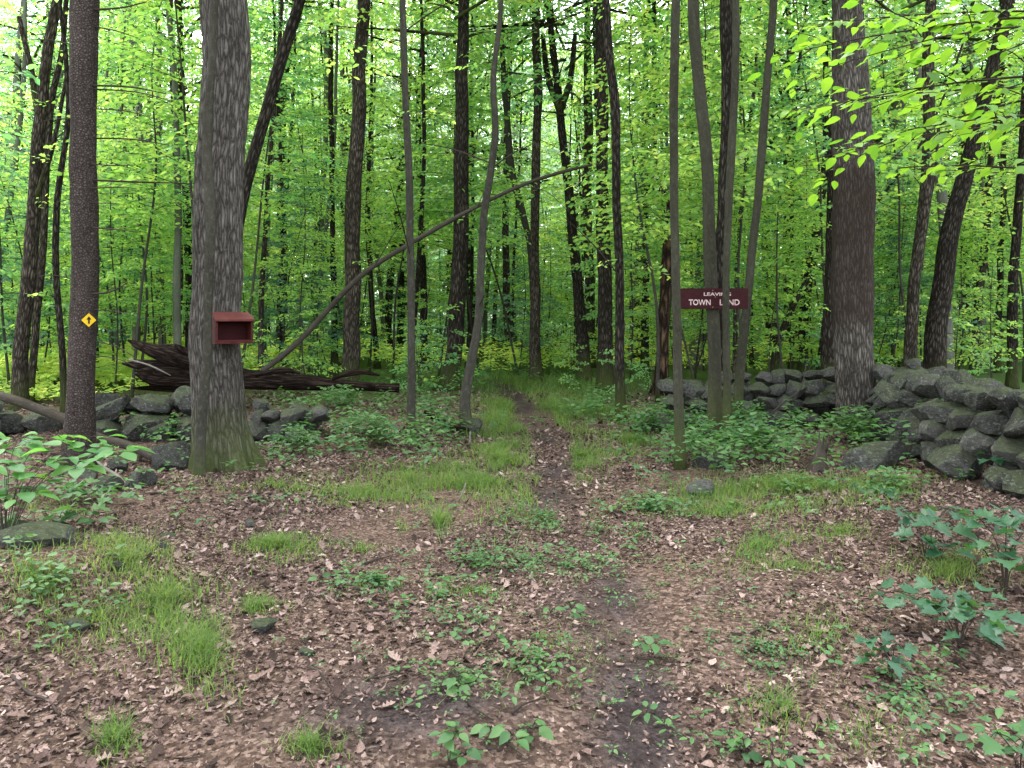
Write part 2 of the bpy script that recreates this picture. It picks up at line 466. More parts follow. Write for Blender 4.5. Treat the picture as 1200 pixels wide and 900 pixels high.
# pointed oval with toothed outline for close leaves
_bu = np.array([0, .12, .28, .45, .62, .8, .92, 1.0]); _bw = np.array([.01, .17, .27, .29, .25, .15, .06, .004])
_bl = [(u, s * w) for u, w in zip(_bu, _bw) for s in (1, 0, -1)]
_bf = []
for i in range(7):
    b = i * 3
    _bf += [[b + 1, b + 4, b + 3, b], [b + 2, b + 5, b + 4, b + 1]]
T_BEECH = (np.array(_bl), [np.array(_bf)])


def leaves_geo(tmpl, pos, dirs, nrm, size, a=None, b=None):
    uv, faces = tmpl
    n, k = len(pos), len(uv)
    x = norm(dirs)
    y = norm(np.cross(nrm, x)); z = np.cross(x, y)
    if a is None:
        a = rng.uniform(.2, 1.0, n)
    if b is None:
        b = rng.uniform(-.5, .05, n)
    zz = a[:, None] * uv[None, :, 1] ** 2 + b[:, None] * (uv[None, :, 0] - .3) ** 2
    s = size[:, None, None]
    v = pos[:, None] + s * (uv[None, :, :1] * x[:, None] + uv[None, :, 1:] * y[:, None] + zz[..., None] * z[:, None])
    fs = [(f[None] + (np.arange(n) * k)[:, None, None]).reshape(-1, f.shape[1]) for f in faces]
    return v.reshape(-1, 3), fs


class LeafBag:
    def __init__(self):
        self.p, self.d, self.n, self.s = [], [], [], []

    def add(self, p, d, n, s):
        self.p.append(p); self.d.append(d); self.n.append(n); self.s.append(s)

    def mesh(self, name, tmpl, mat):
        v, f = leaves_geo(tmpl, np.vstack(self.p), np.vstack(self.d), np.vstack(self.n), np.concatenate(self.s))
        return mesh_np(name, v, f, mat, smooth=False)


def spray(bag, geo, origin, az, elev, L, leaf, droop=.25, dens=1.0, nside=7, twig=True, tw=.006, jit=.62):
    """a flat fan of leaves growing outward from origin"""
    ca, sa, ce, se = math.cos(az), math.sin(az), math.cos(elev), math.sin(elev)
    ex = np.array([ca * ce, sa * ce, se]); ey = np.array([-sa, ca, 0]); ez = np.cross(ex, ey)
    roll = rng.normal(0, .22)
    ey, ez = ey * math.cos(roll) + ez * math.sin(roll), ez * math.cos(roll) - ey * math.sin(roll)
    bend = rng.uniform(-.25, .25)

    def pt(t, lat=0.0):
        t = np.asarray(t, dtype=np.float64); lat = np.asarray(lat, dtype=np.float64) + 0 * t
        return origin + (t * L)[:, None] * ex + (lat + bend * L * t * t)[:, None] * ey - (droop * L * t * t)[:, None] * np.array([0, 0, 1.0])
    ps, ds = [], []

    def run(t0, t1, lat0, lat1, n):
        if n < 1:
            return
        s = (np.arange(n) + rng.uniform(.1, .9, n)) / n
        p = pt(t0 + (t1 - t0) * s, lat0 + (lat1 - lat0) * s)
        along = norm((ex * (t1 - t0) * L + ey * (lat1 - lat0))[None])[0]
        side = np.where(np.arange(n) % 2 == 0, 1, -1) * rng.uniform(.5, 1.1, n)
        perp = np.cross(ez, along)
        d = along[None] * rng.uniform(.5, 1, n)[:, None] + perp[None] * side[:, None]
        ps.append(p); ds.append(d)
    run(.12, 1.0, 0, 0, int(L / leaf * 1.5 * dens))
    for k in range(nside):
        t = .15 + .8 * (k + rng.uniform(0, .8)) / nside
        sd = 1 if k % 2 else -1
        l = L * .52 * (1.05 - t * .75) * rng.uniform(.7, 1.15)
        c, s_ = math.cos(.8), math.sin(.8) * sd
        run(t, t + c * l / L, 0, s_ * l, int(l / leaf * 1.9 * dens))
        if twig:
            a = pt(np.array([t, t + c * l / L * .55, t + c * l / L]), np.array([0, s_ * l * .6, s_ * l]))
            geo.add(tube(a, [tw * .5, tw * .35, tw * .15], 3, 9, rough=0, cap=False))
    if twig:
        geo.add(tube(pt(np.linspace(0, 1, 4)), [tw, tw * .8, tw * .5, tw * .2], 4, 9, rough=0, cap=False))
    p = np.vstack(ps); d = norm(np.vstack(ds)); n = len(p)
    d = d + rng.normal(0, .18, (n, 3)) + np.array([0, 0, -.38])
    nr = np.repeat(ez[None], n, 0) + rng.normal(0, jit, (n, 3))
    bag.add(p + rng.normal(0, leaf * .25, (n, 3)), d, nr, leaf * rng.uniform(.6, 1.2, n))


def understory(seed, Ht, n, leafs, mat, z0=.8, spread=1.5, dens=1.0, bark='grey', stemr=.022):
    """mesh data of a sapling: stem, twigs, leaves"""
    bag, geo = LeafBag(), Geo()
    lean = rng.normal(0, .10, 2)
    zs = np.linspace(0, Ht, 5)
    pts = np.column_stack([lean[0] * zs + .08 * np.sin(zs * 1.3 + seed), lean[1] * zs + .08 * np.cos(zs * 1.1 + seed), zs])
    stem = tube_mesh('sapling_stem', M[bark], pts, np.linspace(stemr, .005, 5) * (1), 6, .4, flare=.4, flare_h=.1)
    for k in range(n):
        t = (k + rng.uniform(0, 1)) / n
        z = z0 + (Ht - z0) * t
        o = np.array([np.interp(z, zs, pts[:, 0]), np.interp(z, zs, pts[:, 1]), z])
        L = spread * (1.05 - .65 * t) * rng.uniform(.6, 1.2)
        spray(bag, geo, o, k * 2.4 + rng.uniform(-.5, .5), rng.uniform(-.05, .4), L, leafs, rng.uniform(.05, .4), dens, 7)
    return stem, geo.mesh('sapling_twigs', M['twig']), bag.mesh('sapling_leaves', T_OVAL, M[mat])


def crown(seed, z0, z1, Rm, nl, ns, leafs, mat, dens=1.0, tmpl=T_OVAL, shape='round', bark='dark'):
    """limbs and foliage of a forest tree; axis at x=y=0"""
    bag, geo = LeafBag(), Geo()
    for k in range(nl):
        t = (k + rng.uniform(0, 1)) / nl
        z = z0 + (z1 - z0) * t
        prof = {'round': math.sin(math.pi * (.15 + .8 * t)) ** .6, 'cone': 1.0 - .8 * t}[shape]
        L = Rm * prof * rng.uniform(.6, 1.15)
        az = k * 2.399 + rng.uniform(-.5, .5)
        el = rng.uniform(.1, .75) if shape == 'round' else rng.uniform(-.1, .15)
        s = np.linspace(0, 1, 4)
        hx = L * s * math.cos(el); hz = L * (s * math.sin(el) - .12 * s * s)
        pts = np.column_stack([hx * np.cos(az + .3 * s), hx * np.sin(az + .3 * s), z + hz])
        geo.add(tube(pts, np.array([.05, .035, .022, .008]) * (L / 3) ** .5, 5, .8, rough=.1, cap=False))
        for j in range(ns):
            u = .3 + .75 * (j + rng.uniform(0, 1)) / ns
            o = np.array([np.interp(u, s, pts[:, i]) for i in range(3)])
            spray(bag, geo, o, az + rng.choice([-1, 1]) * rng.uniform(.2, 1.2), rng.uniform(-.2, .5), rng.uniform(.8, 1.5), leafs, rng.uniform(.05, .4), dens, 5, twig=(j % 2 == 0), tw=.009, jit=.6)
    return geo.mesh('crown_limbs', M[bark]), bag.mesh('crown_leaves', tmpl, M[mat])


# ------------------------------------------------------------------ ground and path
def make_ground():
    xs = np.concatenate([-np.geomspace(110, 7, 40), np.arange(-6.8, 6.81, .085), np.geomspace(7, 110, 40)])
    ys = np.concatenate([np.linspace(-40, 1.6, 24), np.arange(1.8, 13, .085), np.geomspace(13.1, 170, 90)])
    X, Y = np.meshgrid(xs, ys)
    Z = height(X, Y)
    p3 = np.stack([X, Y, 0 * X], -1).reshape(-1, 3)
    near = ((np.abs(X) < 7.5) & (Y > 1) & (Y < 14)).ravel()
    Z = Z + (np.where(near, .010 * fbm(p3 * 9, 3) + .02 * vnoise(p3 * 2.6), 0)).reshape(Z.shape)
    wobble = fbm(p3 * 1.5, 3).reshape(X.shape)
    w = np.interp(Y, [2.3, 4, 5.4, 7, 9, 12, 17, 25], [.26, .30, .22, .26, .30, .32, .22, .22])
    dist = np.abs(X - path_x(Y) + .12 * wobble)
    soil = np.clip(1.25 - dist / (w + .06 * wobble), 0, 1) * np.interp(Y, [2, 4.2, 4.8, 5.6, 6.4, 20, 26], [1.05, 1.05, .8, .6, .8, 1, 0]) * np.clip(.85 + .8 * fbm(p3 * 2.3 + 4, 2).reshape(X.shape), .2, 1.1)
    for (px, py, rx, ry, k) in [(480, 830, 150, 50, .95), (850, 690, 60, 16, .35), (665, 690, 45, 22, .7), (330, 630, 40, 8, .5), (900, 760, 110, 40, .25), (120, 640, 60, 10, .5), (560, 640, 120, 25, .3)]:
        gx, gy, _ = G(px, py)
        a = rx / F * gy; b_ = (g0(px, py - ry)[1] - g0(px, py + ry)[1]) / 2
        soil = np.maximum(soil, k * np.exp(-(((X - gx) / a) ** 2 + ((Y - gy) / b_) ** 2) * 1.2) * (1 + .5 * wobble))
    green = np.clip((Y - 11) / 7, 0, 1) * .92 * (soil < .4)
    green = np.maximum(green, np.clip((np.abs(X) - 7) / 4, 0, .9))
    V = np.stack([X, Y, Z], -1).reshape(-1, 3)
    ny, nx = X.shape
    i = (np.arange(ny - 1)[:, None] * nx + np.arange(nx - 1)[None])
    q = np.stack([i, i + 1, i + nx + 1, i + nx], -1).reshape(-1, 4)
    sf = soil.ravel(); onp = (dist < w * 1.0).ravel() & (V[:, 1] > 2) & (V[:, 1] < 26)
    m = onp[q].mean(1) > .5
    for nm, sel in (('ground', ~m), ('path', m)):
        qq = q[sel]; used = np.unique(qq); remap = np.zeros(len(V), dtype=np.int64); remap[used] = np.arange(len(used))
        me = mesh_np(nm, V[used], [remap[qq]], M['soil'], True, {'soil': ('FLOAT', sf[used]), 'green': ('FLOAT', green.ravel()[used])})
        o = link(nm, me); o['kind'] = 'structure'
    from bisect import bisect
    return xs, ys, Z, soil


GX, GY, GZ, GS = make_ground()


def grid_at(A, x, y):
    x = np.asarray(x, dtype=np.float64); y = np.asarray(y, dtype=np.float64)
    i = np.clip(np.searchsorted(GX, x) - 1, 0, len(GX) - 2); j = np.clip(np.searchsorted(GY, y) - 1, 0, len(GY) - 2)
    fx = np.clip((x - GX[i]) / (GX[i + 1] - GX[i]), 0, 1); fy = np.clip((y - GY[j]) / (GY[j + 1] - GY[j]), 0, 1)
    return (A[j, i] * (1 - fx) + A[j, i + 1] * fx) * (1 - fy) + (A[j + 1, i] * (1 - fx) + A[j + 1, i + 1] * fx) * fy


def gz(x, y):
    return float(grid_at(GZ, np.array([x]), np.array([y]))[0])


# ------------------------------------------------------------------ dead leaves and small debris
def wedge(n, y0, y1, margin=.45):
    y = np.sqrt(rng.uniform(y0 ** 2, y1 ** 2, n))
    x = rng.uniform(-1, 1, n) * (600 / F + margin) * y
    return x, y


def litter():
    vs, fq = [], []
    nv = 0

    def tier(n, y0, y1, tm, s0, s1, tilt, lift, soilcut, pat=.25):
        nonlocal nv
        n = int(n * 1.42); x, y = wedge(n, y0, y1)
        soil = grid_at(GS, x, y)
        cl = fbm(np.stack([x * 1.1, y * 1.1, 0 * x], -1), 3)
        keep = rng.uniform(0, 1, n) < np.clip(1 - soil * soilcut, 0.03, 1) * np.clip(.66 + cl * 2.4 + pat, .06, 1)
        x, y = x[keep], y[keep]; k = len(x)
        z = grid_at(GZ, x, y)
        p = np.stack([x, y, z + rng.uniform(.002, lift, k)], -1)
        a = rng.uniform(0, 2 * np.pi, k)
        d = np.stack([np.cos(a), np.sin(a), rng.normal(0, tilt, k)], -1)
        nr = np.stack([rng.normal(0, tilt, k), rng.normal(0, tilt, k), np.ones(k)], -1)
        v, f = leaves_geo(tm, p, d, nr, rng.uniform(s0, s1, k), rng.uniform(-1.0, 2.2, k), rng.uniform(-.7, .9, k))
        vs.append(v); fq.extend([g + nv for g in f]); nv += len(v)
    tier(3600, 2.3, 6.2, T_OAK, .028, .085, .24, .016, .85)
    tier(6500, 2.3, 7.5, T_BEECH, .022, .062, .30, .016, .85)
    tier(80000, 2.3, 6.5, T_OVAL, .006, .032, .40, .012, .66, .4)
    tier(48000, 6, 10.5, T_OVAL, .015, .065, .36, .014, .85, .3)
    tier(15000, 9.5, 15, T_OVAL, .05, .10, .3, .02, .8, .1)
    me = mesh_np('leaf_litter', np.vstack(vs), fq, M['litter'], False)
    o = link('leaf_litter', me); o['kind'] = 'stuff'
    tag(o, 'brown and tan dead leaves lying over the clearing floor', 'leaf litter')
    # broken bits of twig
    n = 4200
    x, y = wedge(n, 2.3, 9)
    z = grid_at(GZ, x, y) + .006
    a = rng.uniform(0, np.pi, n); L = rng.uniform(.03, .16, n) * rng.uniform(.5, 1, n); w = rng.uniform(.0012, .0032, n)
    d = np.stack([np.cos(a), np.sin(a), rng.normal(0, .08, n)], -1); s = np.stack([-np.sin(a), np.cos(a), 0 * a], -1)
    p = np.stack([x, y, z], -1)
    up = np.array([0, 0, 1.0])
    V = []
    for e in (-1, 1):
        for (cu, cw) in ((0, 1), (1, 0), (0, -1)):
            V.append(p + d * (e * L / 2)[:, None] + s * (cw * w)[:, None] + up * (cu * w * 1.6)[:, None])
    V = np.stack(V, 1).reshape(-1, 3)
    b = (np.arange(n) * 6)[:, None]
    q = np.concatenate([np.array([[0, 1, 4, 3]]) + b, np.array([[1, 2, 5, 4]]) + b])
    me = mesh_np('twig_litter', V, [q], M['twig'], False, {'bc': ('FLOAT_VECTOR', V)})
    o = link('twig_litter', me); o['kind'] = 'stuff'
    tag(o, 'tiny broken twigs strewn among the dead leaves', 'twigs')


litter()


# ------------------------------------------------------------------ grass and ground plants (uncountable)
def blob(px, py, rx, ry, n):
    """points on the ground inside the area that these pixels show"""
    r = np.abs(rng.normal(0, .8, n)); t = rng.uniform(0, 2 * np.pi, n)
    qx = px + rx * r * np.cos(t); qy = np.maximum(py + ry * r * np.sin(t), HOR + 40)
    Y = CAM_H * F / (qy - HOR); X = (qx - 600) / F * Y
    cl = fbm(np.stack([X * 3.2, Y * 3.2, 0 * X], -1), 3) * 1.5
    pw = np.interp(Y, [5.4, 6.4, 9, 12, 17, 25], [0, .16, .24, .27, .24, .24])
    k = (rng.uniform(-1, 1, n) * .55 < cl + .12) & ((np.abs(X - path_x(Y) + .1 * vnoise(np.stack([X * 2, Y * 2, 0 * X + 9], -1))) > pw) | (rng.uniform(0, 1, n) < .03))
    return X[k], Y[k]


def grass(spec):
    P_, A_, Hh, W_ = [], [], [], []
    for (px, py, rx, ry, n, h) in spec:
        x, y = blob(px, py, rx, ry, int(n * .85))
        P_.append(np.stack([x, y, grid_at(GZ, x, y) - .004], -1)); Hh.append(h * rng.uniform(.3, 1.45, len(x)))
        W_.append(np.full(len(x), 1.0) * (.0011 + .00030 * y))
    p = np.vstack(P_); h = np.concatenate(Hh); w = np.concatenate(W_); n = len(p)
    a = rng.uniform(0, 2 * np.pi, n); o = np.stack([np.cos(a), np.sin(a), 0 * a], -1); s = np.stack([-np.sin(a), np.cos(a), 0 * a], -1)
    lean = rng.uniform(.2, 1.25, n) * h
    V = []
    for t, ww in ((0, 1), (.5, .8), (1, .0)):
        c = p + o * (lean * t * t)[:, None] + np.array([0, 0, 1.0]) * (h * (t - .28 * t * t))[:, None]
        if ww:
            V += [c - s * (w * ww)[:, None], c + s * (w * ww)[:, None]]
        else:
            V += [c]
    V = np.stack(V, 1).reshape(-1, 3)
    b = (np.arange(n) * 5)[:, None]
    return V, [np.array([[0, 1, 3, 2]]) + b, np.array([[2, 3, 4]]) + b]


GRASS = [  # px, py, rx, ry, blades, height
    (150, 690, 75, 40, 3800, .075), (195, 720, 45, 40, 2300, .085), (238, 778, 32, 34, 2300, .095), (120, 740, 90, 60, 1500, .07),
    (320, 646, 46, 13, 2600, .085), (295, 722, 30, 12, 700, .07), (135, 870, 22, 25, 500, .08), (365, 890, 25, 12, 400, .07), (40, 720, 60, 40, 900, .09),
    (517, 612, 9, 13, 500, .17), (425, 650, 14, 6, 350, .07), (410, 595, 20, 6, 300, .07), (470, 618, 6, 6, 160, .08),
    (585, 535, 40, 45, 9000, .13), (560, 560, 50, 22, 5000, .12), (590, 480, 28, 30, 6500, .17), (600, 450, 40, 10, 3500, .2), (480, 560, 90, 25, 4200, .10), (430, 575, 60, 14, 2000, .09),
    (680, 530, 28, 24, 3600, .11), (650, 480, 38, 22, 6000, .17), (690, 480, 50, 15, 3500, .16), (670, 455, 50, 8, 3000, .2), (740, 520, 40, 16, 2200, .12),
    (920, 582, 110, 17, 9500, .10), (860, 598, 60, 14, 3000, .09), (1010, 590, 70, 14, 3000, .09), (885, 645, 65, 22, 2300, .07), (985, 635, 30, 10, 700, .06), (930, 670, 60, 10, 600, .05),
    (745, 605, 50, 12, 700, .05), (920, 830, 36, 30, 800, .09), (1010, 860, 40, 30, 500, .09), (960, 740, 50, 25, 500, .07), (1110, 680, 45, 18, 1500, .10), (660, 600, 80, 20, 900, .05), (470, 690, 60, 14, 600, .05), (560, 690, 80, 20, 700, .05),
    (60, 600, 60, 14, 900, .07), (640, 750, 160, 60, 900, .045), (330, 570, 120, 10, 1200, .08),
]
gv, gf = grass(GRASS)
o = link('grass', mesh_np('grass', gv, gf, M['grass'], False)); o['kind'] = 'stuff'
tag(o, 'short green grass in tufts along the path and in the clearing', 'grass')


def plants(spec, tmpl):
    """small leafy plants: whorls of leaves on short stems"""
    bag = LeafBag()
    SV, SF, nv = [], [], 0
    for (px, py, rx, ry, n, h0, h1, m, s0, s1) in spec:
        x, y = blob(px, py, rx, ry, int(n * (.55 if s1 > .06 else .75)))
        k = len(x)
        if k == 0:
            continue
        z = grid_at(GZ, x, y); h = rng.uniform(h0, h1, k)
        az = rng.uniform(0, 2 * np.pi, (k, 1)) + np.arange(m)[None] * 2.4
        lv = rng.uniform(.55, 1.0, (k, m)); lv[:, 0] = 1
        sz = rng.uniform(s0, s1, (k, 1)) * rng.uniform(.7, 1.15, (k, m))
        d = np.stack([np.cos(az), np.sin(az), rng.uniform(-.35, .35, az.shape)], -1)
        pet = rng.uniform(.1, .6, (k, m)) * sz
        lean = rng.normal(0, .18, (k, 2)) * h[:, None]
        p = np.stack([x[:, None] + lean[:, :1] * lv, y[:, None] + lean[:, 1:] * lv, z[:, None] + h[:, None] * lv], -1) + d * pet[..., None]
        nr = np.stack([rng.normal(0, .3, az.shape), rng.normal(0, .3, az.shape), np.ones(az.shape)], -1)
        bag.add(p.reshape(-1, 3), d.reshape(-1, 3), nr.reshape(-1, 3), sz.ravel())
    return bag


UNDER = [
    (620, 650, 260, 70, 620, .015, .05, 5, .012, .030), (900, 760, 220, 110, 420, .015, .05, 5, .012, .028), (560, 800, 260, 70, 160, .015, .05, 5, .010, .024), (1100, 530, 60, 22, 120, .1, .3, 7, .05, .09),  # px, py, rx, ry, n, h0, h1, leaves, leaf sizes
    (440, 520, 90, 30, 520, .12, .42, 8, .05, .10), (400, 490, 70, 25, 320, .15, .45, 8, .06, .11), (505, 500, 40, 30, 240, .15, .45, 8, .06, .11), (350, 530, 50, 20, 160, .08, .3, 7, .05, .09),
    (900, 545, 110, 22, 640, .12, .42, 8, .05, .10), (820, 530, 40, 25, 240, .1, .4, 8, .05, .10), (1000, 520, 60, 22, 340, .12, .45, 8, .05, .10), (870, 510, 60, 15, 200, .15, .5, 8, .06, .1),
    (1090, 470, 60, 40, 80, .12, .35, 7, .05, .09), (700, 490, 60, 16, 260, .15, .5, 8, .06, .11), (560, 455, 90, 12, 260, .2, .6, 8, .07, .12), (760, 505, 40, 14, 160, .1, .4, 8, .06, .1),
    (200, 520, 60, 25, 150, .1, .35, 7, .05, .1), (90, 590, 90, 30, 170, .06, .22, 6, .05, .09), (640, 600, 120, 24, 220, .03, .1, 6, .022, .042), (560, 660, 110, 22, 170, .03, .09, 6, .022, .042),
    (440, 690, 60, 16, 90, .03, .08, 6, .03, .05), (700, 640, 60, 20, 90, .03, .09, 6, .03, .055), (560, 735, 60, 20, 60, .03, .09, 6, .022, .042), (630, 780, 45, 26, 45, .03, .09, 6, .022, .042),
    (1050, 820, 150, 70, 130, .03, .10, 5, .03, .055), (60, 720, 70, 50, 90, .04, .12, 5, .035, .06), (930, 590, 120, 18, 160, .05, .16, 6, .035, .07), (760, 600, 60, 14, 120, .04, .12, 6, .04, .07),
    (1050, 585, 60, 16, 70, .08, .2, 6, .05, .09), (860, 870, 60, 25, 14, .03, .07, 5, .03, .05), (480, 800, 120, 60, 26, .03, .08, 5, .02, .045), (250, 590, 90, 10, 60, .04, .1, 5, .03, .05), (850, 640, 90, 25, 60, .03, .07, 5, .03, .05),
]
o = link('undergrowth', plants(UNDER, T_OVAL).mesh('undergrowth', T_OVAL, M['herb'])); o['kind'] = 'stuff'
tag(o, 'low leafy green undergrowth on the forest floor', 'undergrowth')

FERN = [(60, 447, 150, 12, 2600, .2, .6, 14, .10, .17), (130, 435, 120, 8, 900, .3, .7, 12, .12, .2), (380, 428, 120, 5, 700, .3, .8, 12, .14, .22), (600, 432, 130, 7, 500, .2, .8, 12, .09, .15),
        (760, 432, 150, 7, 450, .2, .9, 12, .09, .15), (1000, 428, 200, 5, 900, .3, .9, 12, .14, .22), (200, 425, 250, 4, 1000, .3, .9, 12, .14, .24), (30, 470, 70, 9, 260, .15, .4, 10, .08, .13), (260, 448, 70, 8, 420, .2, .5, 12, .10, .17)]
o = link('ferns', plants(FERN, T_OVAL).mesh('ferns', T_OVAL, M['fern'])); o['kind'] = 'stuff'
tag(o, 'bright yellow green fern bed behind the fallen log', 'ferns')

# ------------------------------------------------------------------ foliage shared by the trees
VAR = {}
for i, (mat, lf) in enumerate([('lime', .085), ('green', .08), ('lime', .09), ('green', .085), ('deep', .085), ('lime', .08)]):
    VAR['under%d' % i] = understory(i, [4.5, 5.5, 6.5, 3.2, 5.0, 7.5][i], [38, 44, 50, 28, 40, 56][i], lf * 1.12, mat, [.9, 1.2, 1.6, .5, .8, 2.2][i], [1.5, 1.7, 1.9, 1.2, 1.6, 2.0][i], 1.0)
VAR['low0'] = understory(11, 1.6, 12, .075, 'green', .25, .7, 1.0, stemr=.012)
VAR['low1'] = understory(12, 2.2, 15, .08, 'lime', .4, .9, 1.0, stemr=.014)
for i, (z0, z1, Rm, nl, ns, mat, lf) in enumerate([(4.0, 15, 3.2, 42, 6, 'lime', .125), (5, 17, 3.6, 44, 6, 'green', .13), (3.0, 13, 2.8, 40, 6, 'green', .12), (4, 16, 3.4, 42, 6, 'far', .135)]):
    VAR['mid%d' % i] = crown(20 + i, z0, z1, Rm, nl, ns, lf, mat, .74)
for i, (Ht_, z0_, sp_, mt_) in enumerate([(8.0, 3.0, 2.0, 'lime'), (9.5, 3.8, 2.2, 'green'), (7.0, 2.6, 1.8, 'lime')]):
    VAR['tall%d' % i] = understory(50 + i, Ht_, 46, .11, mt_, z0_, sp_, .9, stemr=.03)
VAR['hemlock'] = crown(31, 1.5, 14, 3.0, 44, 4, .10, 'deep', 1.0, T_OVAL, 'cone')
VAR['top0'] = crown(41, -1.5, 5, 3.0, 13, 4, .14, 'green', .8)
VAR['top1'] = crown(42, -2, 6, 3.4, 14, 4, .14, 'lime', .8)

# ------------------------------------------------------------------ the trees one can tell apart
GRP_FAR = 'thin trunks far back in the wood'


def tree(name, label, bark, pts, widths, Y=None, Ht=16, segs=14, step=.18, flare=.5, flare_h=.25, lobes=5, rough=.06, furrow=0.0, crownkey=None, crown_at=None, group=None, extra=None, base=True, seed=None):
    """pts: surveyed image positions from the foot up; widths in the same units; Y distance"""
    if Y is None:
        Y = CAM_H * F / (pts[0][1] - HOR)
    w3 = [P(px, py, Y if len(p) == 0 else Y + p[0]) for (px, py, *p) in pts]
    rad = [w / 2 / F * v.y for w, v in zip(widths, w3)]
    foot = w3[0]
    if base:
        foot = Vector((foot.x, foot.y, gz(foot.x, foot.y) - .06)); w3[0] = foot
    d = (w3[-1] - w3[-2]).normalized()
    # the trunk goes on above the picture
    top = w3[-1]
    z = top.z
    k = 0
    while z < Ht and k < 8 and d.z > .2:
        d = (d * .75 + Vector((0, 0, 1)) * .25 + Vector((rng.normal(0, .05), rng.normal(0, .05), 0))).normalized()
        L = max(.5, (Ht - top.z) / 5)
        top = w3[-1] + d * L
        w3.append(top); rad.append(rad[-1] * .82)
        z = top.z; k += 1
    if k:
        rad[-1] = .02
    r = thing(name, label, 'tree', foot, 0, group)
    L3 = np.array([list(v - foot) for v in w3])
    link('trunk', tube_mesh('trunk', M[bark], L3, rad, segs, step, flare, flare_h, lobes, rough, furrow, seed if seed is not None else pts[0][0] * .37, True, min(.05, max(rad[0], .05) * .35)), r)
    if crownkey:
        ax = w3[-1] - foot
        lm, lv = VAR[crownkey]
        zc = crown_at if crown_at is not None else 0
        if crownkey.startswith('top'):
            off = Vector((ax.x, ax.y, ax.z - 1.2))
        else:
            off = Vector((ax.x * .4, ax.y * .4, zc))
        for nm, me in (('limbs', lm), ('crown', lv)):
            o = link(nm, me, r, off)
            o.rotation_euler = (0, 0, rng.uniform(0, 6.28))
    return r, foot, w3, rad


def stub(parent, foot, name, pts, radii, bark, segs=6, step=.12, rough=.1):
    L3 = np.array([list(Vector(p) - foot) for p in pts])
    return link(name, tube_mesh(name, M[bark], L3, radii, segs, step, 0, .2, 0, rough), parent)


# 1 conifer with the arrow marker and its dead side branches
pine, pf, _, _ = tree('pine_tree', 'straight dark scaly pine trunk wearing the yellow arrow marker', 'pine', [(91, 548), (95, 420), (98, 300), (99, 150), (99, 0)], [34, 30, 29, 29, 29], Ht=17, segs=48, step=.035, flare=.25, rough=.055, furrow=.012, crownkey='hemlock', crown_at=5.2)
for (py, dx, dy, th) in [(12, 62, -10, .011), (30, 50, 14, .007), (100, 85, 10, .010), (104, 96, 16, .007), (127, 75, 14, .006), (162, 88, 8, .008), (192, 48, 2, .006), (211, 118, 4, .009), (221, 50, 0, .006), (238, 38, 2, .005), (266, 52, 6, .007), (345, 40, -14, .010), (362, 60, 12, .005), (398, 55, 26, .006), (416, 50, 14, .005), (455, 40, 12, .004)]:
    th = th * 1.5; a = P(108, py, 7.85); b = P(110 + dx * .5, py + dy * .35 + rng.uniform(-2, 2), 7.7 + rng.uniform(-.2, .2)); c = P(110 + dx, py + dy, 7.6 + rng.uniform(-.5, .4))
    stub(pine, pf, 'dead_branch', [a - Vector((.05, 0, 0)), b, c], [th * .9, th * .6, th * .25], 'twig')
for (py, dx, dy, th) in [(55, -60, -8, .008), (140, -55, 8, .007), (232, -40, 18, .006), (330, -45, -6, .006)]:
    a = P(88, py, 8.0); c = P(88 + dx, py + dy, 8.2)
    stub(pine, pf, 'dead_branch', [a + Vector((.05, 0, 0)), (a + c) / 2 + Vector((0, 0, .04)), c], [th, th * .7, th * .3], 'twig')

# 2 the oak that carries the box
oak, of, _, _ = tree('oak_tree', 'thick grey furrowed oak trunk with flared mossy foot carrying the red box', 'oak', [(262, 546), (258, 480), (254, 400), (255, 300), (258, 200), (262, 90), (262, 0)], [60, 57, 55, 55, 54, 53, 52], Y=8.05, Ht=20, segs=150, step=.022, flare=.55, flare_h=.30, lobes=5, rough=.03, furrow=.022, crownkey='top0')
# sapling hugging it
tree('slender_tree', 'slim grey sapling trunk growing right in front of the thick oak', 'grey', [(234, 559), (236, 500), (243, 410), (244, 330), (247, 250), (243, 160), (250, 60), (252, 0)], [13, 11, 10, 11, 11, 11, 9, 9], Y=7.55, Ht=11, segs=14, step=.08, flare=.5, flare_h=.1, rough=.08)
tree('leaning_tree', 'dark trunk leaning out to the right from behind the thick oak', 'dark', [(262, 470), (270, 330), (284, 235), (305, 150), (330, 70), (352, 5)], [15, 15, 15, 14, 13, 12], Y=10.6, Ht=11, crownkey='top1')

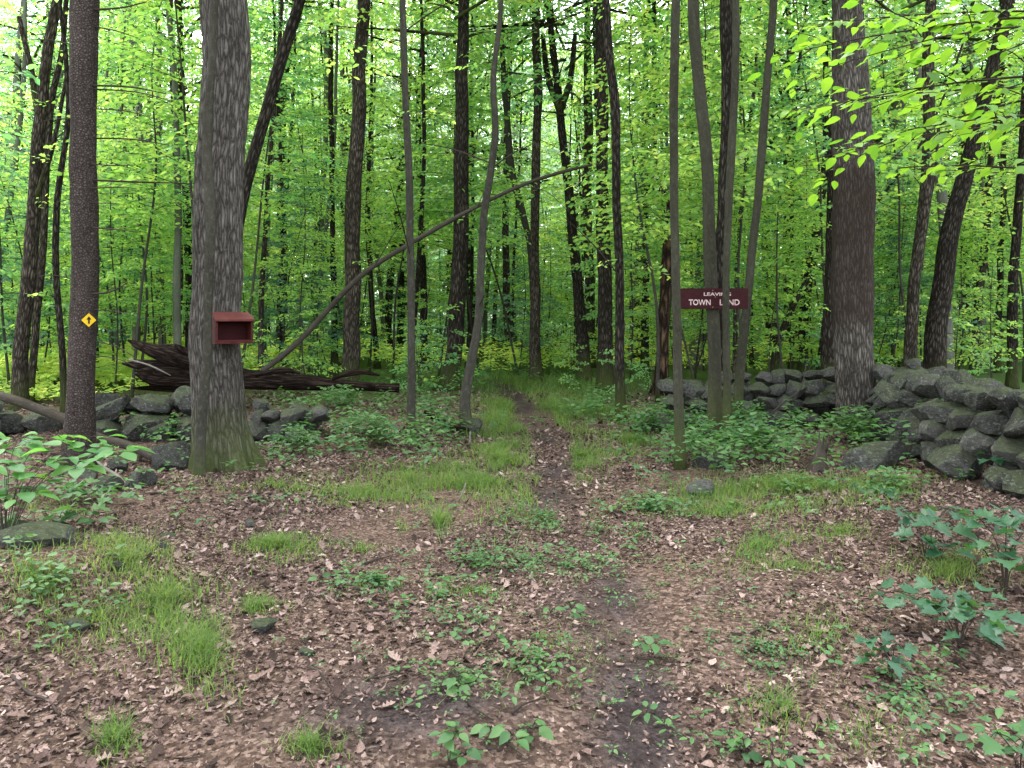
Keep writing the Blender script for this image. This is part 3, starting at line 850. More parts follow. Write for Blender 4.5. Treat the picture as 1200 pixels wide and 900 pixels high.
MAIN = [
    ('straight_tree', 'dark straight trunk left of the long leaning dead branch, tapering upward', 'brown', [(410, 446), (411, 380), (413, 300), (417, 200), (421, 100), (427, 0)], [23, 19, 19, 18, 16, 15], 15.5, 'mid1', 3.5),
    ('slender_tree', 'slim pale grey trunk standing in leafy herbs left of the path', 'grey', [(482, 513), (482, 400), (481, 300), (478, 180), (474, 60), (472, 0)], [10, 9, 9, 8, 8, 7], None, None, 0),
    ('forked_tree', 'dark thick trunk with swept foot crossed by the long leaning branch', 'dark', [(524, 452), (532, 410), (538, 330), (541, 240), (542, 120), (542, 20)], [26, 19, 18, 18, 15, 13], 15.8, 'mid0', 3),
    ('crooked_tree', 'crooked slim grey trunk bending at the edge of the path grass', 'grey', [(549, 506), (546, 470), (552, 430), (560, 380), (563, 320), (567, 250), (575, 200), (581, 150), (578, 90), (585, 20)], [14, 12, 11, 10, 9, 9, 8, 8, 7, 6], None, None, 0),
    ('straight_tree', 'pale brown trunk straight ahead where the path bends', 'brown', [(627, 446), (627, 380), (626, 300), (629, 200), (630, 100), (629, 0)], [15, 12, 11, 10, 10, 9], 17.5, 'mid0', 4),
    ('slanting_tree', 'thin slanting grey trunk crossing just left of the pale brown one', 'grey', [(632, 440), (622, 300), (612, 250), (600, 200), (592, 120), (589, 60)], [8, 7, 8, 8, 7, 6], 19, 'mid2', 5),
    ('twisted_tree', 'dark trunk leaning left with a forked top right of the path', 'dark', [(686, 446), (681, 380), (672, 280), (662, 190), (655, 125)], [18, 14, 12, 10, 9], 17.8, 'mid2', 3),
    ('straight_tree', 'black straight trunk, thicker of the close pair right of the path', 'dark', [(710, 458), (709, 380), (707, 280), (705, 180), (705, 80), (703, 0)], [21, 17, 16, 14, 14, 13], None, 'mid1', 4),
    ('slender_tree', 'black curving trunk, thinner of the close pair right of the path', 'dark', [(727, 492), (727, 400), (726, 320), (723, 220), (721, 130), (714, 60), (710, 0)], [13, 11, 10, 10, 11, 10, 9], None, 'top1', 0),
    ('slender_tree', 'thin dark trunk with a slight S bend between black pair and peeling snag', 'dark', [(756, 432), (757, 330), (757, 250), (763, 200), (767, 140), (766, 40)], [10, 8, 7, 7, 6, 6], 20, 'mid1', 4),
    ('slender_tree', 'slim grey green trunk in the open just left of the sign', 'maple', [(797, 552), (795, 430), (791, 300), (789, 150), (791, 0)], [12, 11, 10, 10, 10], None, None, 0),
    ('maple_tree', 'mossy maple stem that the maroon sign is nailed to', 'maple', [(838, 519), (836, 430), (834, 330), (830, 200), (820, 90), (812, 0)], [17, 15, 15, 14, 14, 13], 9.5, 'top0', 0),
    ('slender_tree', 'thin green grey stem passing in front of the sign', 'maple', [(853, 517), (851, 430), (851, 340), (855, 220), (861, 110), (862, 0)], [10, 9, 8, 9, 9, 8], 9.2, None, 0),
    ('straight_tree', 'dark straight trunk close behind the sign, rising right of its stem', 'dark', [(844, 487), (846, 380), (847, 280), (850, 180), (851, 90), (851, 0)], [18, 15, 15, 15, 15, 15], 11.5, 'top1', 0),
    ('leaning_tree', 'brown slim trunk leaning right with its foot behind the sign stems', 'maple', [(860, 508), (870, 420), (881, 310), (892, 190), (900, 90), (907, 0)], [12, 11, 10, 10, 9, 9], 10.3, 'top0', 0),
    ('straight_tree', 'pale grey trunk showing behind the left half of the sign', 'pale', [(815, 420), (818, 370), (821, 310), (824, 220), (822, 100)], [18, 14, 12, 10, 9], 22, 'mid2', 4),
    ('straight_tree', 'dark trunk half hidden behind the left side of the thick furrowed trunk', 'dark', [(972, 466), (974, 380), (977, 280), (979, 180), (981, 60)], [22, 19, 17, 14, 12], 13.5, 'mid0', 5),
    ('arching_tree', 'thin arching trunk that leans right beyond the far stone wall', 'brown', [(903, 436), (912, 405), (928, 360), (946, 328), (966, 309)], [10, 9, 7, 6, 4], 18, None, 0),
    ('slender_tree', 'thin dark trunk rising behind the far wall left of the furrowed trunk', 'dark', [(941, 430), (944, 350), (957, 270), (966, 200), (969, 120)], [13, 11, 10, 9, 7], 19, 'mid1', 4),
    ('forked_tree', 'dark slim trunk curving up between thick furrowed trunk and leaning dark one', 'brown', [(1064, 456), (1072, 330), (1084, 230), (1088, 130), (1088, 40), (1092, 0)], [15, 13, 13, 13, 13, 12], 14, 'mid2', 4),
    ('leaning_tree', 'thick dark trunk leaning strongly right behind the near stone wall', 'dark', [(1093, 452), (1101, 360), (1112, 280), (1130, 210), (1152, 120), (1174, 35)], [27, 23, 21, 18, 16, 14], 14.2, 'mid1', 4.2),
    ('bent_tree', 'grey bent trunk splitting off beside the dark curving one', 'pale', [(1112, 425), (1108, 330), (1104, 220), (1090, 150), (1076, 80), (1070, 20)], [13, 12, 11, 10, 9, 8], 17, 'mid3', 4),
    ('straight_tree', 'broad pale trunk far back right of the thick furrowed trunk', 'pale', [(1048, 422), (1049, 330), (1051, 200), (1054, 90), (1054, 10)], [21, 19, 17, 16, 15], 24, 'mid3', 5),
    ('slender_tree', 'thin brown trunk at the right edge, first beyond the leaning dark one', 'brown', [(1140, 430), (1147, 350), (1155, 280), (1160, 200)], [10, 9, 8, 7], 19, 'mid2', 4),
    ('slender_tree', 'very thin dark stem near the right edge', 'dark', [(1169, 428), (1171, 340), (1175, 250), (1176, 160)], [8, 7, 6, 6], 20, 'mid0', 4),
    ('straight_tree', 'dark trunk nearest the right edge above the tall end of the wall', 'dark', [(1186, 440), (1187, 360), (1191, 280), (1198, 190), (1204, 80)], [12, 11, 10, 9, 9], 16, 'mid1', 4),
    ('forked_tree', 'dark trunk at the far left with a fork high up', 'brown', [(22, 470), (30, 370), (40, 250), (46, 150), (56, 60), (68, 0)], [17, 16, 15, 14, 12, 11], 12.5, 'mid2', 4),
    ('slender_tree', 'thin stem rising close to the forked trunk at the far left', 'brown', [(34, 462), (42, 380), (50, 290), (54, 200), (60, 120), (72, 60)], [9, 8, 8, 7, 7, 6], 13.4, None, 0),
    ('slender_tree', 'thin black crooked stem just left of the pine with the marker', 'dark', [(76, 480), (72, 400), (65, 320), (67, 230), (80, 150), (78, 80)], [8, 7, 7, 7, 6, 5], 12, None, 0),
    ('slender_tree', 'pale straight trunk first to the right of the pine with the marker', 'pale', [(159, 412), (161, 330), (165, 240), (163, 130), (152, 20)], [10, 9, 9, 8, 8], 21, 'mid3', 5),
    ('forked_tree', 'pale trunk dividing in two midway between pine and oak', 'pale', [(191, 420), (188, 320), (182, 240), (185, 160), (186, 80)], [9, 8, 8, 6, 6], 21.5, 'mid1', 5),
    ('slender_tree', 'dark slim trunk close to the left side of the oak', 'dark', [(221, 415), (221, 340), (219, 240), (214, 130), (212, 40)], [10, 9, 9, 8, 7], 19, 'mid2', 4),
    ('slender_tree', 'dark thin trunk directly left of the dark straight tapering one', 'dark', [(392, 430), (391, 330), (389, 200), (388, 90), (389, 10)], [9, 7, 6, 6, 5], 19, 'mid3', 5),
    ('straight_tree', 'dark distant trunk to the right of the oak under the leaning trunk', 'brown', [(332, 420), (331, 330), (330, 220), (331, 120)], [14, 12, 11, 9], 23, 'mid0', 5),
    ('slender_tree', 'thin pale trunk between the oak and the dark tapering trunk', 'pale', [(372, 420), (376, 300), (381, 180), (382, 70)], [8, 7, 6, 6], 23, 'mid1', 5),
    ('slender_tree', 'thin dark trunk seen between pale grey trunk and swept foot trunk', 'dark', [(497, 425), (496, 330), (492, 230), (491, 130)], [9, 8, 7, 6], 22, 'mid2', 4),
    ('slender_tree', 'brown thin trunk close beyond the path bend left side', 'brown', [(597, 428), (594, 370), (593, 280), (594, 180)], [10, 9, 8, 7], 23, 'mid3', 4),
    ('slender_tree', 'mottled trunk close behind the black pair right of the path', 'brown', [(690, 430), (690, 330), (688, 230), (690, 120)], [13, 12, 11, 10], 22, 'mid0', 4),
]
ALL_FEET = [(pf.x, pf.y), (of.x, of.y)]
for (nm, lb, bk, pts, ws, Y, ck, cz) in MAIN:
    r, ft, *_ = _tr = tree(nm, lb, bk, pts, ws, Y, Ht=13 if ck is None or ck.startswith('top') else 17, crownkey=ck, crown_at=cz, flare=.45, flare_h=.22)
    ALL_FEET.append((ft.x, ft.y))
    # short leafy shoots and bare twigs on the trunk
    bagS = LeafBag()
    _, _, w3_, rad_ = _tr
    for k in range(0 if 'sign' in lb else (7 if ft.y > 12 else 5)):
        i = int(rng.integers(1, len(pts) - 1)); u = rng.uniform(0, 1)
        q = (w3_[i].lerp(w3_[min(i + 1, len(pts) - 1)], u)) - ft
        if q.z < .9:
            continue
        az = rng.uniform(0, 6.28); L = rng.uniform(.5, 1.3); geoS = Geo()
        if rng.uniform() < .72:
            spray(bagS, geoS, np.array(list(q)), az, rng.uniform(0, .6), L, .085, .3, .55, 4, tw=.007)
        else:
            e = np.array([math.cos(az), math.sin(az), rng.uniform(.1, .7)]) * L
            geoS.add(tube([np.array(list(q)), np.array(list(q)) + e * .5 + np.array([0, 0, .05]), np.array(list(q)) + e], [.012, .008, .003], 5, .15, rough=.1, cap=False))
        link('side_twig', geoS.mesh('side_twig', M['twig']), r)
    if bagS.p:
        link('foliage', bagS.mesh('foliage', T_OVAL, M['lime']), r)
    if lb.startswith('dark trunk leaning left with a forked top'):
        stub(r, ft, 'fork', [P(656, 130, 17.8), P(642, 90, 17.8), P(636, 40, 17.9)], [.09, .07, .05], bk)
        stub(r, ft, 'fork', [P(657, 128, 17.8), P(668, 95, 17.7), P(674, 40, 17.6)], [.09, .07, .05], bk)
    if lb.startswith('dark trunk at the far left'):
        stub(r, ft, 'fork', [P(46, 145, 12.5), P(36, 80, 12.6), P(22, 20, 12.7)], [.06, .05, .04], bk)
        stub(r, ft, 'fork', [P(40, 240, 12.5), P(62, 170, 12.2), P(78, 90, 12.1)], [.05, .04, .03], bk)
    if lb.startswith('dark slim trunk curving up'):
        stub(r, ft, 'fork', [P(1078, 270, 14), P(1094, 210, 14.1), P(1100, 150, 14.1)], [.05, .04, .03], bk)
    if lb.startswith('pale trunk dividing'):
        stub(r, ft, 'fork', [P(184, 240, 21.5), P(176, 190, 21.5), P(174, 110, 21.6)], [.09, .08, .06], bk)

# snag with peeling bark
r, ft, _, _ = tree('dead_tree', 'leaning orange brown snag with peeling bark left of the sign', 'snag', [(773, 446), (777, 390), (780, 330), (783, 270), (784, 235)], [17, 15, 13, 11, 6], Y=15, Ht=1, rough=.14)
# big furrowed trunk on the right
big, bf_, _, _ = tree('thick_tree', 'thick furrowed trunk in front of the stone walls, dark wet upper half', 'big', [(1003, 506), (1002, 450), (1000, 380), (999, 300), (998, 200), (997, 110), (994, 40), (993, 0)], [41, 43, 44, 45, 45, 42, 34, 33], Y=10.1, Ht=20, segs=110, step=.035, flare=.03, flare_h=.15, lobes=5, rough=.045, furrow=.016, crownkey='top1')
ALL_FEET += [(bf_.x, bf_.y), (ft.x, ft.y)]
# far trunks in the deep wood, nothing tells them apart
proto = []
for i in range(5):
    z = np.linspace(-.1, 16, 9)
    pts = np.column_stack([.18 * np.sin(z * .35 + i), .18 * np.cos(z * .4 + 2 * i) - .18 * math.cos(2 * i), z])
    pts[:, 0] -= pts[0, 0]
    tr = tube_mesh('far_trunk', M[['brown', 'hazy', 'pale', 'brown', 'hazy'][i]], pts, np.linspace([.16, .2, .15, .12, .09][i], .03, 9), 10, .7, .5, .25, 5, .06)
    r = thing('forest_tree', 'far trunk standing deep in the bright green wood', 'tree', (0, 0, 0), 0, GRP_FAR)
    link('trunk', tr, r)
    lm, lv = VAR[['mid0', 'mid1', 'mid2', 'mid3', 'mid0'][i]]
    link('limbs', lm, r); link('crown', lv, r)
    proto.append(r)


def ok_spot(x, y, gap):
    if abs(x - float(path_x(np.array([y]))[0])) < .9 and y < 26:
        return False
    return all((x - a) ** 2 + (y - b) ** 2 > gap * gap for a, b in ALL_FEET)


n = 0; first = [True] * 5
for _ in range(4000):
    if n >= 125:
        break
    y = math.sqrt(rng.uniform(22 ** 2, 56 ** 2)); x = rng.uniform(-1, 1) * (.72 * y + 1)
    if not ok_spot(x, y, 2.2 if y > 26 else 2.6):
        continue
    i = n % 5
    o = proto[i] if first[i] else copy_tree(proto[i])
    first[i] = False
    o.location = (x, y, gz(x, y)); o.rotation_euler = (rng.normal(0, .035), rng.normal(0, .035), rng.uniform(0, 6.28)); s = rng.uniform(.8, 1.25); o.scale = (s, s, s * rng.uniform(.95, 1.15))
    ALL_FEET.append((x, y)); n += 1
pole = []
for i in range(3):
    z = np.linspace(-.1, 13, 8)
    pts = np.column_stack([.12 * np.sin(z * .4 + i), .10 * np.cos(z * .5 + 2 * i), z]); pts[:, :2] -= pts[0, :2]
    r = thing('pole_tree', 'very slim straight trunk among the thicker trees of the middle distance', 'tree', (0, 0, 0), 0, 'very slim trunks of the middle distance')
    link('trunk', tube_mesh('pole_trunk', M[['dark', 'brown', 'hazy'][i]], pts, np.linspace([.065, .055, .075][i], .02, 8), 8, .6, .4, .15, 4, .06, wig=.04), r)
    o = link('crown', VAR['top1'][1], r, (pts[-1, 0], pts[-1, 1], 9.5)); o.scale = (.55, .55, .6)
    pole.append(r)
n = 0
for _ in range(4000):
    if n >= 60:
        break
    y = math.sqrt(rng.uniform(15 ** 2, 32 ** 2)); x = rng.uniform(-1, 1) * (.70 * y)
    if not ok_spot(x, y, 1.0):
        continue
    o = pole[n] if n < 3 else copy_tree(pole[n % 3])
    o.location = (x, y, gz(x, y)); o.rotation_euler = (rng.normal(0, .04), rng.normal(0, .04), rng.uniform(0, 6.28)); q = rng.uniform(.8, 1.25); o.scale = (q, q, 1)
    ALL_FEET.append((x, y)); n += 1
HEM = None
for k, (px, Y) in enumerate([(1130, 24), (930, 30), (470, 30), (60, 28)]):
    x = (px - 600) / F * Y
    if HEM is None:
        HEM = thing('evergreen_tree', 'dark drooping evergreen among the paler far trees', 'tree', (0, 0, 0), 0, 'dark evergreens far back')
        z = np.linspace(-.1, 15, 6)
        link('trunk', tube_mesh('evergreen_trunk', M['dark'], np.column_stack([0 * z, 0 * z, z]), np.linspace(.16, .02, 6), 10, 1, .3), HEM)
        link('limbs', VAR['hemlock'][0], HEM); link('crown', VAR['hemlock'][1], HEM)
        o = HEM
    else:
        o = copy_tree(HEM)
    o.location = (x, Y, gz(x, Y)); o.rotation_euler = (0, 0, k * 1.7)

# ------------------------------------------------------------------ understory saplings
first = {}


def sapling(key, x, y, s, label, group, name='sapling'):
    if key not in first:
        r = thing(name, label, 'sapling', (0, 0, 0), 0, group)
        for nm, me in zip(('stem', 'twigs', 'crown'), VAR[key]):
            link(nm, me, r)
        first[key] = r
        o = r
    else:
        o = copy_tree(first[key])
    o.name = name
    o['label'] = label; o['group'] = group
    o.location = (x, y, gz(x, y) - .02); o.rotation_euler = (rng.normal(0, .06), rng.normal(0, .06), rng.uniform(0, 6.28)); o.scale = (s, s, s * rng.uniform(.9, 1.1))
    ALL_FEET.append((x, y))
    return o


KEYS = ['under0', 'under2', 'under1', 'under5', 'under0', 'under3', 'under4', 'under1']
n = 0
for _ in range(6000):
    if n >= 250:
        break
    y = math.sqrt(rng.uniform(11.5 ** 2, 40 ** 2)) if n > 45 else rng.uniform(11.5, 22)
    x = rng.uniform(-1, 1) * (.70 * y + .8)
    px = 600 + x / y * F
    gap = .9
    if y < 15.5 and px > 150 or (y < 17.5 and (px > 1000 or 380 < px < 800)):
        continue
    if abs(x - float(path_x(np.array([y]))[0])) < 1.7 and y < 24:
        continue
    if not ok_spot(x, y, gap):
        continue
    k = KEYS[n % len(KEYS)]
    sapling(k, x, y, rng.uniform(.75, 1.2), 'leafy understory sapling with thin stem and layered green sprays', 'leafy saplings of the understory')
    n += 1
n = 0
for _ in range(6000):
    if n >= 30:
        break
    y = rng.uniform(13.5, 21); x = rng.uniform(-1, 1) * (.68 * y)
    px = 600 + x / y * F
    if (px > 1010 and y < 16) or (280 < px < 760 and y < 17.5) or not ok_spot(x, y, 1.0):
        continue
    sapling('tall%d' % (n % 3), x, y, rng.uniform(.85, 1.15), 'tall thin sapling with bright layered leaves starting above head height', 'tall thin saplings among the trunks')
    n += 1
n = 0
for _ in range(6000):
    if n >= 80:
        break
    y = rng.uniform(13.5, 28); x = rng.uniform(-1, 1) * (.70 * y + .8)
    if abs(x - float(path_x(np.array([y]))[0])) < 1.1 or not ok_spot(x, y, .7):
        continue
    sapling(['low0', 'low1'][n % 2], x, y, rng.uniform(.6, 1.2), 'knee to shoulder high leafy shrub among the trunks', 'low shrubs among the trunks', 'shrub')
    n += 1


# ------------------------------------------------------------------ far wood: one mass of leaves
def far_wood():
    n = 7600
    y = np.sqrt(rng.uniform(50 ** 2, 88 ** 2, n)); x = rng.uniform(-1, 1, n) * (.74 * y)
    zmax = 19 + 8 * vnoise(np.stack([x * .12, y * .1, 0 * x], -1))
    z = rng.uniform(0, 1, n) ** .8 * zmax
    m = 46
    c = np.stack([x, y, z], -1)
    off = rng.normal(0, 1, (n, m, 3)) * np.array([1.1, 1.1, .42])
    p = (c[:, None] + off).reshape(-1, 3)
    k = len(p)
    a = rng.uniform(0, 6.28, k)
    d = np.stack([np.cos(a), np.sin(a), rng.normal(-.2, .3, k)], -1)
    nr = np.stack([rng.normal(0, 1, k), rng.normal(0, 1, k), np.ones(k)], -1)
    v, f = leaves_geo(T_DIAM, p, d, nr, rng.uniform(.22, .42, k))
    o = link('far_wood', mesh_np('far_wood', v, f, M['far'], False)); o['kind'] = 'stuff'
    tag(o, 'hazy pale green mass of distant woodland foliage', 'woods')


far_wood()
# ------------------------------------------------------------------ stones
ROCKS = []


def rock_mesh(seed, flat):
    r = np.random.default_rng(seed)
    bm = bmesh.new(); bmesh.ops.create_icosphere(bm, subdivisions=4, radius=1)
    p = np.array([v.co[:] for v in bm.verts])
    for k in range(15 + flat):
        d = norm(r.normal(0, 1, (1, 3)))[0]; o = r.uniform(.38, .76)
        h = p @ d - o
        p = p - d[None] * np.maximum(h, 0)[:, None] * .93
    p = p * (1 + .06 * fbm(p * 1.8 + seed, 3)[:, None] + .025 * fbm(p * 7 + seed, 2)[:, None])
    p = p / np.abs(p).max(0)[None]
    for v, c in zip(bm.verts, p):
        v.co = c
    for f in bm.faces:
        f.smooth = True
    return bm


for i in range(11):
    bm = rock_mesh(100 + i, i % 3)
    for mt in ('rock', 'rockpale'):
        me = bpy.data.meshes.new('stone'); bm.to_mesh(me); me.materials.append(M[mt]); me.set_sharp_from_angle(angle=R(26)); ROCKS.append(me)
    bm.free()


def put_rock(name, c, s, rot, mt='rock', parent=None, k=None):
    k = rng.integers(0, 11) if k is None else k
    o = link(name, ROCKS[2 * k + (mt == 'rockpale')], parent, c)
    o.rotation_euler = rot; o.scale = s
    return o


def wall(label, pts, thick, size, base, ncap=98):
    """dry stone wall heaped along a ground line; pts (x, y, height)"""
    pts = np.array(pts, dtype=float)
    seg = np.linalg.norm(np.diff(pts[:, :2], axis=0), axis=1); S = np.concatenate([[0], np.cumsum(seg)])
    root = thing('stone_wall', label, 'stone wall', (pts[0, 0], pts[0, 1], gz(pts[0, 0], pts[0, 1])))
    o0 = np.array([pts[0, 0], pts[0, 1], root.location.z])
    n = 0
    hmax = pts[:, 2].max()
    z = 0.0; row = 0
    while z < hmax:
        sz = size * (1.08 - .33 * z / hmax)
        tks = (-1, 1) if z < hmax * .6 else (0,)
        for side in tks:
            s = rng.uniform(0, sz)
            while s < S[-1]:
                w = sz * rng.uniform(.72, 1.35); hh = sz * rng.uniform(.55, .82)
                x, y, h = [np.interp(s, S, pts[:, i]) for i in range(3)]
                if z + hh * .5 < h + rng.normal(0, .05) and n < ncap:
                    i = min(np.searchsorted(S, s), len(S) - 1); i = max(i, 1)
                    t = (pts[i, :2] - pts[i - 1, :2]) / seg[i - 1]; nn = np.array([-t[1], t[0]])
                    off = side * thick * .5 * (1 - .6 * z / max(h, .1)) + rng.normal(0, .04)
                    c = np.array([x + nn[0] * off, y + nn[1] * off, gz(x, y) + z + hh * .42]) - o0
                    put_rock('stone', c, (w * .56, sz * rng.uniform(.45, .7), hh * .56), (rng.normal(0, .2), rng.normal(0, .22), math.atan2(t[1], t[0]) + rng.normal(0, .35)), base if rng.uniform() < .8 else 'rockpale', root)
                    n += 1
                s += w * .88
        z += sz * .56; row += 1
    return root


wall('low tumbled stone wall running behind the sign stems and thick furrowed trunk', [(2.15, 11.3, .58), (2.9, 11.2, .72), (3.8, 11.1, .82), (5.0, 10.9, .82), (6.3, 10.8, .82)], .7, .36, 'rock')
wall('tall heaped stone wall coming forward at the right edge', [(5.05, 10.4, .70), (4.95, 9.4, .84), (4.80, 8.4, .98), (4.62, 7.5, 1.16), (4.5, 6.8, 1.28), (4.6, 6.0, 1.25)], .8, .38, 'rock')
wall('tumbled mossy stone row between the pine and the oak', [(-5.5, 9.6, .42), (-4.6, 9.7, .50), (-3.6, 9.9, .42)], .5, .46, 'rock', 26)
wall('short heap of grey stones to the right of the oak', [(-3.35, 9.75, .36), (-2.9, 9.8, .46), (-2.45, 9.7, .34)], .5, .32, 'rockpale', 26)
wall('dark stones lying at the left edge behind the fallen branch', [(-7.8, 9.6, .38), (-6.9, 9.7, .42), (-6.1, 9.6, .34)], .5, .44, 'rock', 20)


def rock(label, px, py, wpx, hpx, mt='rock', dep=.8, rz=0.0, k=None, name='boulder', tilt=.08):
    """px, py: where its foot meets the ground"""
    x, y = g0(px, py)
    w = wpx / F * y; h = hpx / F * y
    y2 = y + w * dep * .4
    o = put_rock(name, (x * y2 / y, y2, gz(x, y2) + h * .30), (w / 2, w * dep / 2, h * .72), (rng.normal(0, tilt), rng.normal(0, tilt), rz), mt, None, k)
    return tag(o, label, 'rock')


rock('long low mossy boulder lying at the foot of the thick furrowed trunk', 1020, 562, 108, 32, 'rock', .5, .08, 3)
rock('flat pale stone in the grass just right of the slim trunk left of the sign', 816, 582, 44, 22, 'rockpale', .8, 0, 1)
rock('rounded mossy boulder half hidden by herbs below the sign', 838, 553, 52, 26, 'rock', .8)
rock('grey boulder at the foot of the crooked slim trunk', 556, 508, 30, 24, 'rock', .9)
rock('green mossy round stone left of the oak foot', 166, 572, 34, 24, 'rock', 1.0, 0, 5)
rock('grey angular stone leaning against the left side of the oak foot', 207, 550, 54, 32, 'rock', .8, .3, 6)
rock('whitish flat stone at the pine foot', 98, 562, 46, 16, 'rockpale', .8, 0, 2)
rock('small grey stone between pine and green mossy round stone', 142, 552, 32, 16, 'rock', .9)
rock('mid size mossy boulder in front of the row between pine and oak', 188, 522, 48, 26, 'rock', .9, .2)
rock('low mossy stone under the bleached twig near the pine', 122, 578, 42, 18, 'rock', .8)
rock('smooth purplish grey stone sunk in the litter beside the long grass tuft', 310, 752, 42, 16, 'rock', .6, -.25, 4, 'stone')
rock('small pale wedge shaped stone on the litter, lower right of the smooth grey one', 360, 775, 24, 9, 'rockpale', .6, -.3, 7, 'stone')
rock('small round pebble at the top of the left grass bank', 192, 668, 16, 11, 'rockpale', .8, 0, 8, 'stone')
rock('small bluish pebble in the litter above the low grass tuft', 294, 625, 14, 9, 'rockpale', .8, 0, 9, 'stone')
rock('dark flat stone near bare soil left of centre', 198, 646, 26, 6, 'rock', .7, .1, 2, 'stone')
rock('long flat ledge of rock at the left edge of the clearing', 38, 690, 120, 34, 'rock', .55, -.1, 0)
rock('dark upright stone standing on the ledge at the left edge', 28, 655, 24, 26, 'rock', .9, .2, 10)
rock('pale stone peeping from leaves at the far left edge', 4, 648, 22, 20, 'rockpale', .9)
rock('dark mossy stone low in the left grass bank', 95, 757, 44, 14, 'rock', .7)
rock('little mossy stone in the middle of the left grass bank', 142, 700, 20, 12, 'rock', .8)
rock('large dark boulder at the foot of the tall right hand wall', 1192, 592, 66, 52, 'rock', .9, .2, 4)
rock('mossy boulder lying low before the corner of the two walls', 1088, 535, 44, 24, 'rock', .8, .3)
rock('block shaped stone beside the path left of the far wall', 768, 506, 46, 26, 'rock', .8, .1, 6)

# broken stump by the long boulder
x, y, z = G(958, 560)
st = tag(link('tree_stump', None, None, (x, y, z)), 'small grey broken stump at the left end of the long mossy boulder', 'stump')
link('stump_body', tube_mesh('stump', M['dead'], [(0, 0, -.05), (.02, 0, .12), (.06, .02, .26)], [.12, .085, .05], 16, .03, .4, .06, 4, .25), st)
for k in range(5):
    a = k * 1.3
    link('splinter', tube_mesh('splinter', M['dead'], [(.05 + .03 * math.cos(a), .03 * math.sin(a), .2), (.07 + .05 * math.cos(a), .05 * math.sin(a), .3 + .05 * (k % 3))], [.025, .004], 5, .05, rough=.2), st)

# ------------------------------------------------------------------ the uprooted rotten log
a = P(212, 440, 12.2)
log = thing('fallen_log', 'big dark rotten log with jagged broken end behind the oak', 'log', (a.x, a.y, gz(a.x, a.y)))
lf = Vector(log.location)


def LP(px, py, Y):
    return list(P(px, py, Y) - lf)


v, q, caps, bc = tube([LP(192, 438, 12.2), LP(230, 440, 12.2), LP(300, 447, 12.3), LP(380, 450, 12.4), LP(468, 455, 12.5)], [.24, .25, .15, .10, .06], 40, .05, rough=.22, furrow=.022)
ring = np.arange(40)
jag = np.abs(vnoise(np.stack([ring * .9, 0 * ring, 0 * ring + 3.0], -1))) * .55
for k in range(7):
    v[k * 40:(k + 1) * 40, 0] -= jag * (1 - k / 7)
g = Geo(); g.add((v, q, caps[1:], bc))
link('trunk', g.mesh('log_trunk', M['rot']), log)
for (p0, p1, p2, r0) in [((232, 428), (190, 416), (150, 399), .15), ((222, 434), (180, 430), (143, 426), .11), ((240, 424), (205, 412), (178, 408), .13), ((226, 446), (185, 446), (158, 438), .12), ((250, 424), (222, 414), (205, 404), .10), ((228, 438), (192, 436), (165, 433), .10), ((300, 440), (330, 434), (352, 437), .06), ((390, 444), (420, 436), (445, 440), .05)]:
    sp = link('splinter', tube_mesh('log_splinter', M['rot'], [LP(*p0, 12.1), LP(*p1, 12.0 + rng.uniform(-.1, .1)), LP(*p2, 12.0 + rng.uniform(-.15, .15))], [r0, r0 * .8, .015], 14, .05, rough=.4, furrow=.015), log)
link('dead_branch', tube_mesh('log_branch', M['bleached'], [LP(150, 421, 11.8), LP(175, 428, 11.75), LP(200, 440, 11.8)], [.012, .014, .008], 6, .1), log)


def fallen(name, label, cat, pts, widths, mat, segs=8, rough=.08, twigs=()):
    w3 = [P(px, py, Y) for (px, py, Y) in pts]
    base = w3[0]
    o = link(name, tube_mesh(name, M[mat], [list(v - base) for v in w3], [w / 2 / F * v.y for w, v in zip(widths, w3)], segs, .08, rough=rough), None, base)
    tag(o, label, cat)
    for tp in twigs:
        t3 = [list(P(*p) - base) for p in tp]
        link('side_twig', tube_mesh('side_twig', M[mat], t3, np.linspace(.009, .003, len(t3)), 5, .15), o)
    return o


fallen('leaning_branch', 'long bent dead branch leaning up across the wood from the log', 'branch',
       [(296, 444, 12.9), (350, 400, 13.0), (420, 326, 13.2), (480, 286, 13.4), (540, 252, 13.6), (600, 222, 13.8), (650, 204, 14.0), (694, 193, 14.2)], [7, 6.5, 6, 5.5, 5, 4.5, 4, 2.5], 'dead',
       twigs=[[(440, 310, 13.2), (470, 262, 13.1), (500, 236, 13.0)], [(560, 242, 13.6), (575, 205, 13.5)], [(610, 219, 13.8), (640, 224, 13.7), (668, 250, 13.6)]])
fallen('fallen_branch', 'thick grey fallen branch sloping down behind the pine foot', 'branch',
       [(-40, 452, 9.0), (20, 470, 8.8), (75, 491, 8.6), (115, 513, 8.5), (150, 522, 8.4), (182, 538, 8.15)], [11, 11, 11, 11, 10, 8], 'dead', 10)
fallen('fallen_branch', 'curved bleached stick lying in front of the pine foot', 'branch',
       [(112, 538, 7.3), (122, 548, 7.2), (138, 558, 7.15), (152, 574, 7.0)], [2.5, 4, 4, 2.5], 'bleached')
fallen('fallen_branch', 'bare pale stem bent over the stones left of the thick furrowed trunk', 'branch',
       [(888, 502, 10.2), (915, 474, 10.3), (938, 456, 10.4), (945, 425, 10.5)], [2.2, 2.0, 1.6, .8], 'dead', 6)
fallen('fallen_branch', 'hooped bare stem in front of the corner stones', 'branch',
       [(1035, 560, 8.6), (1042, 520, 8.7), (1054, 492, 8.8), (1060, 489, 8.8)], [3, 4, 3, 2], 'dead', 6)
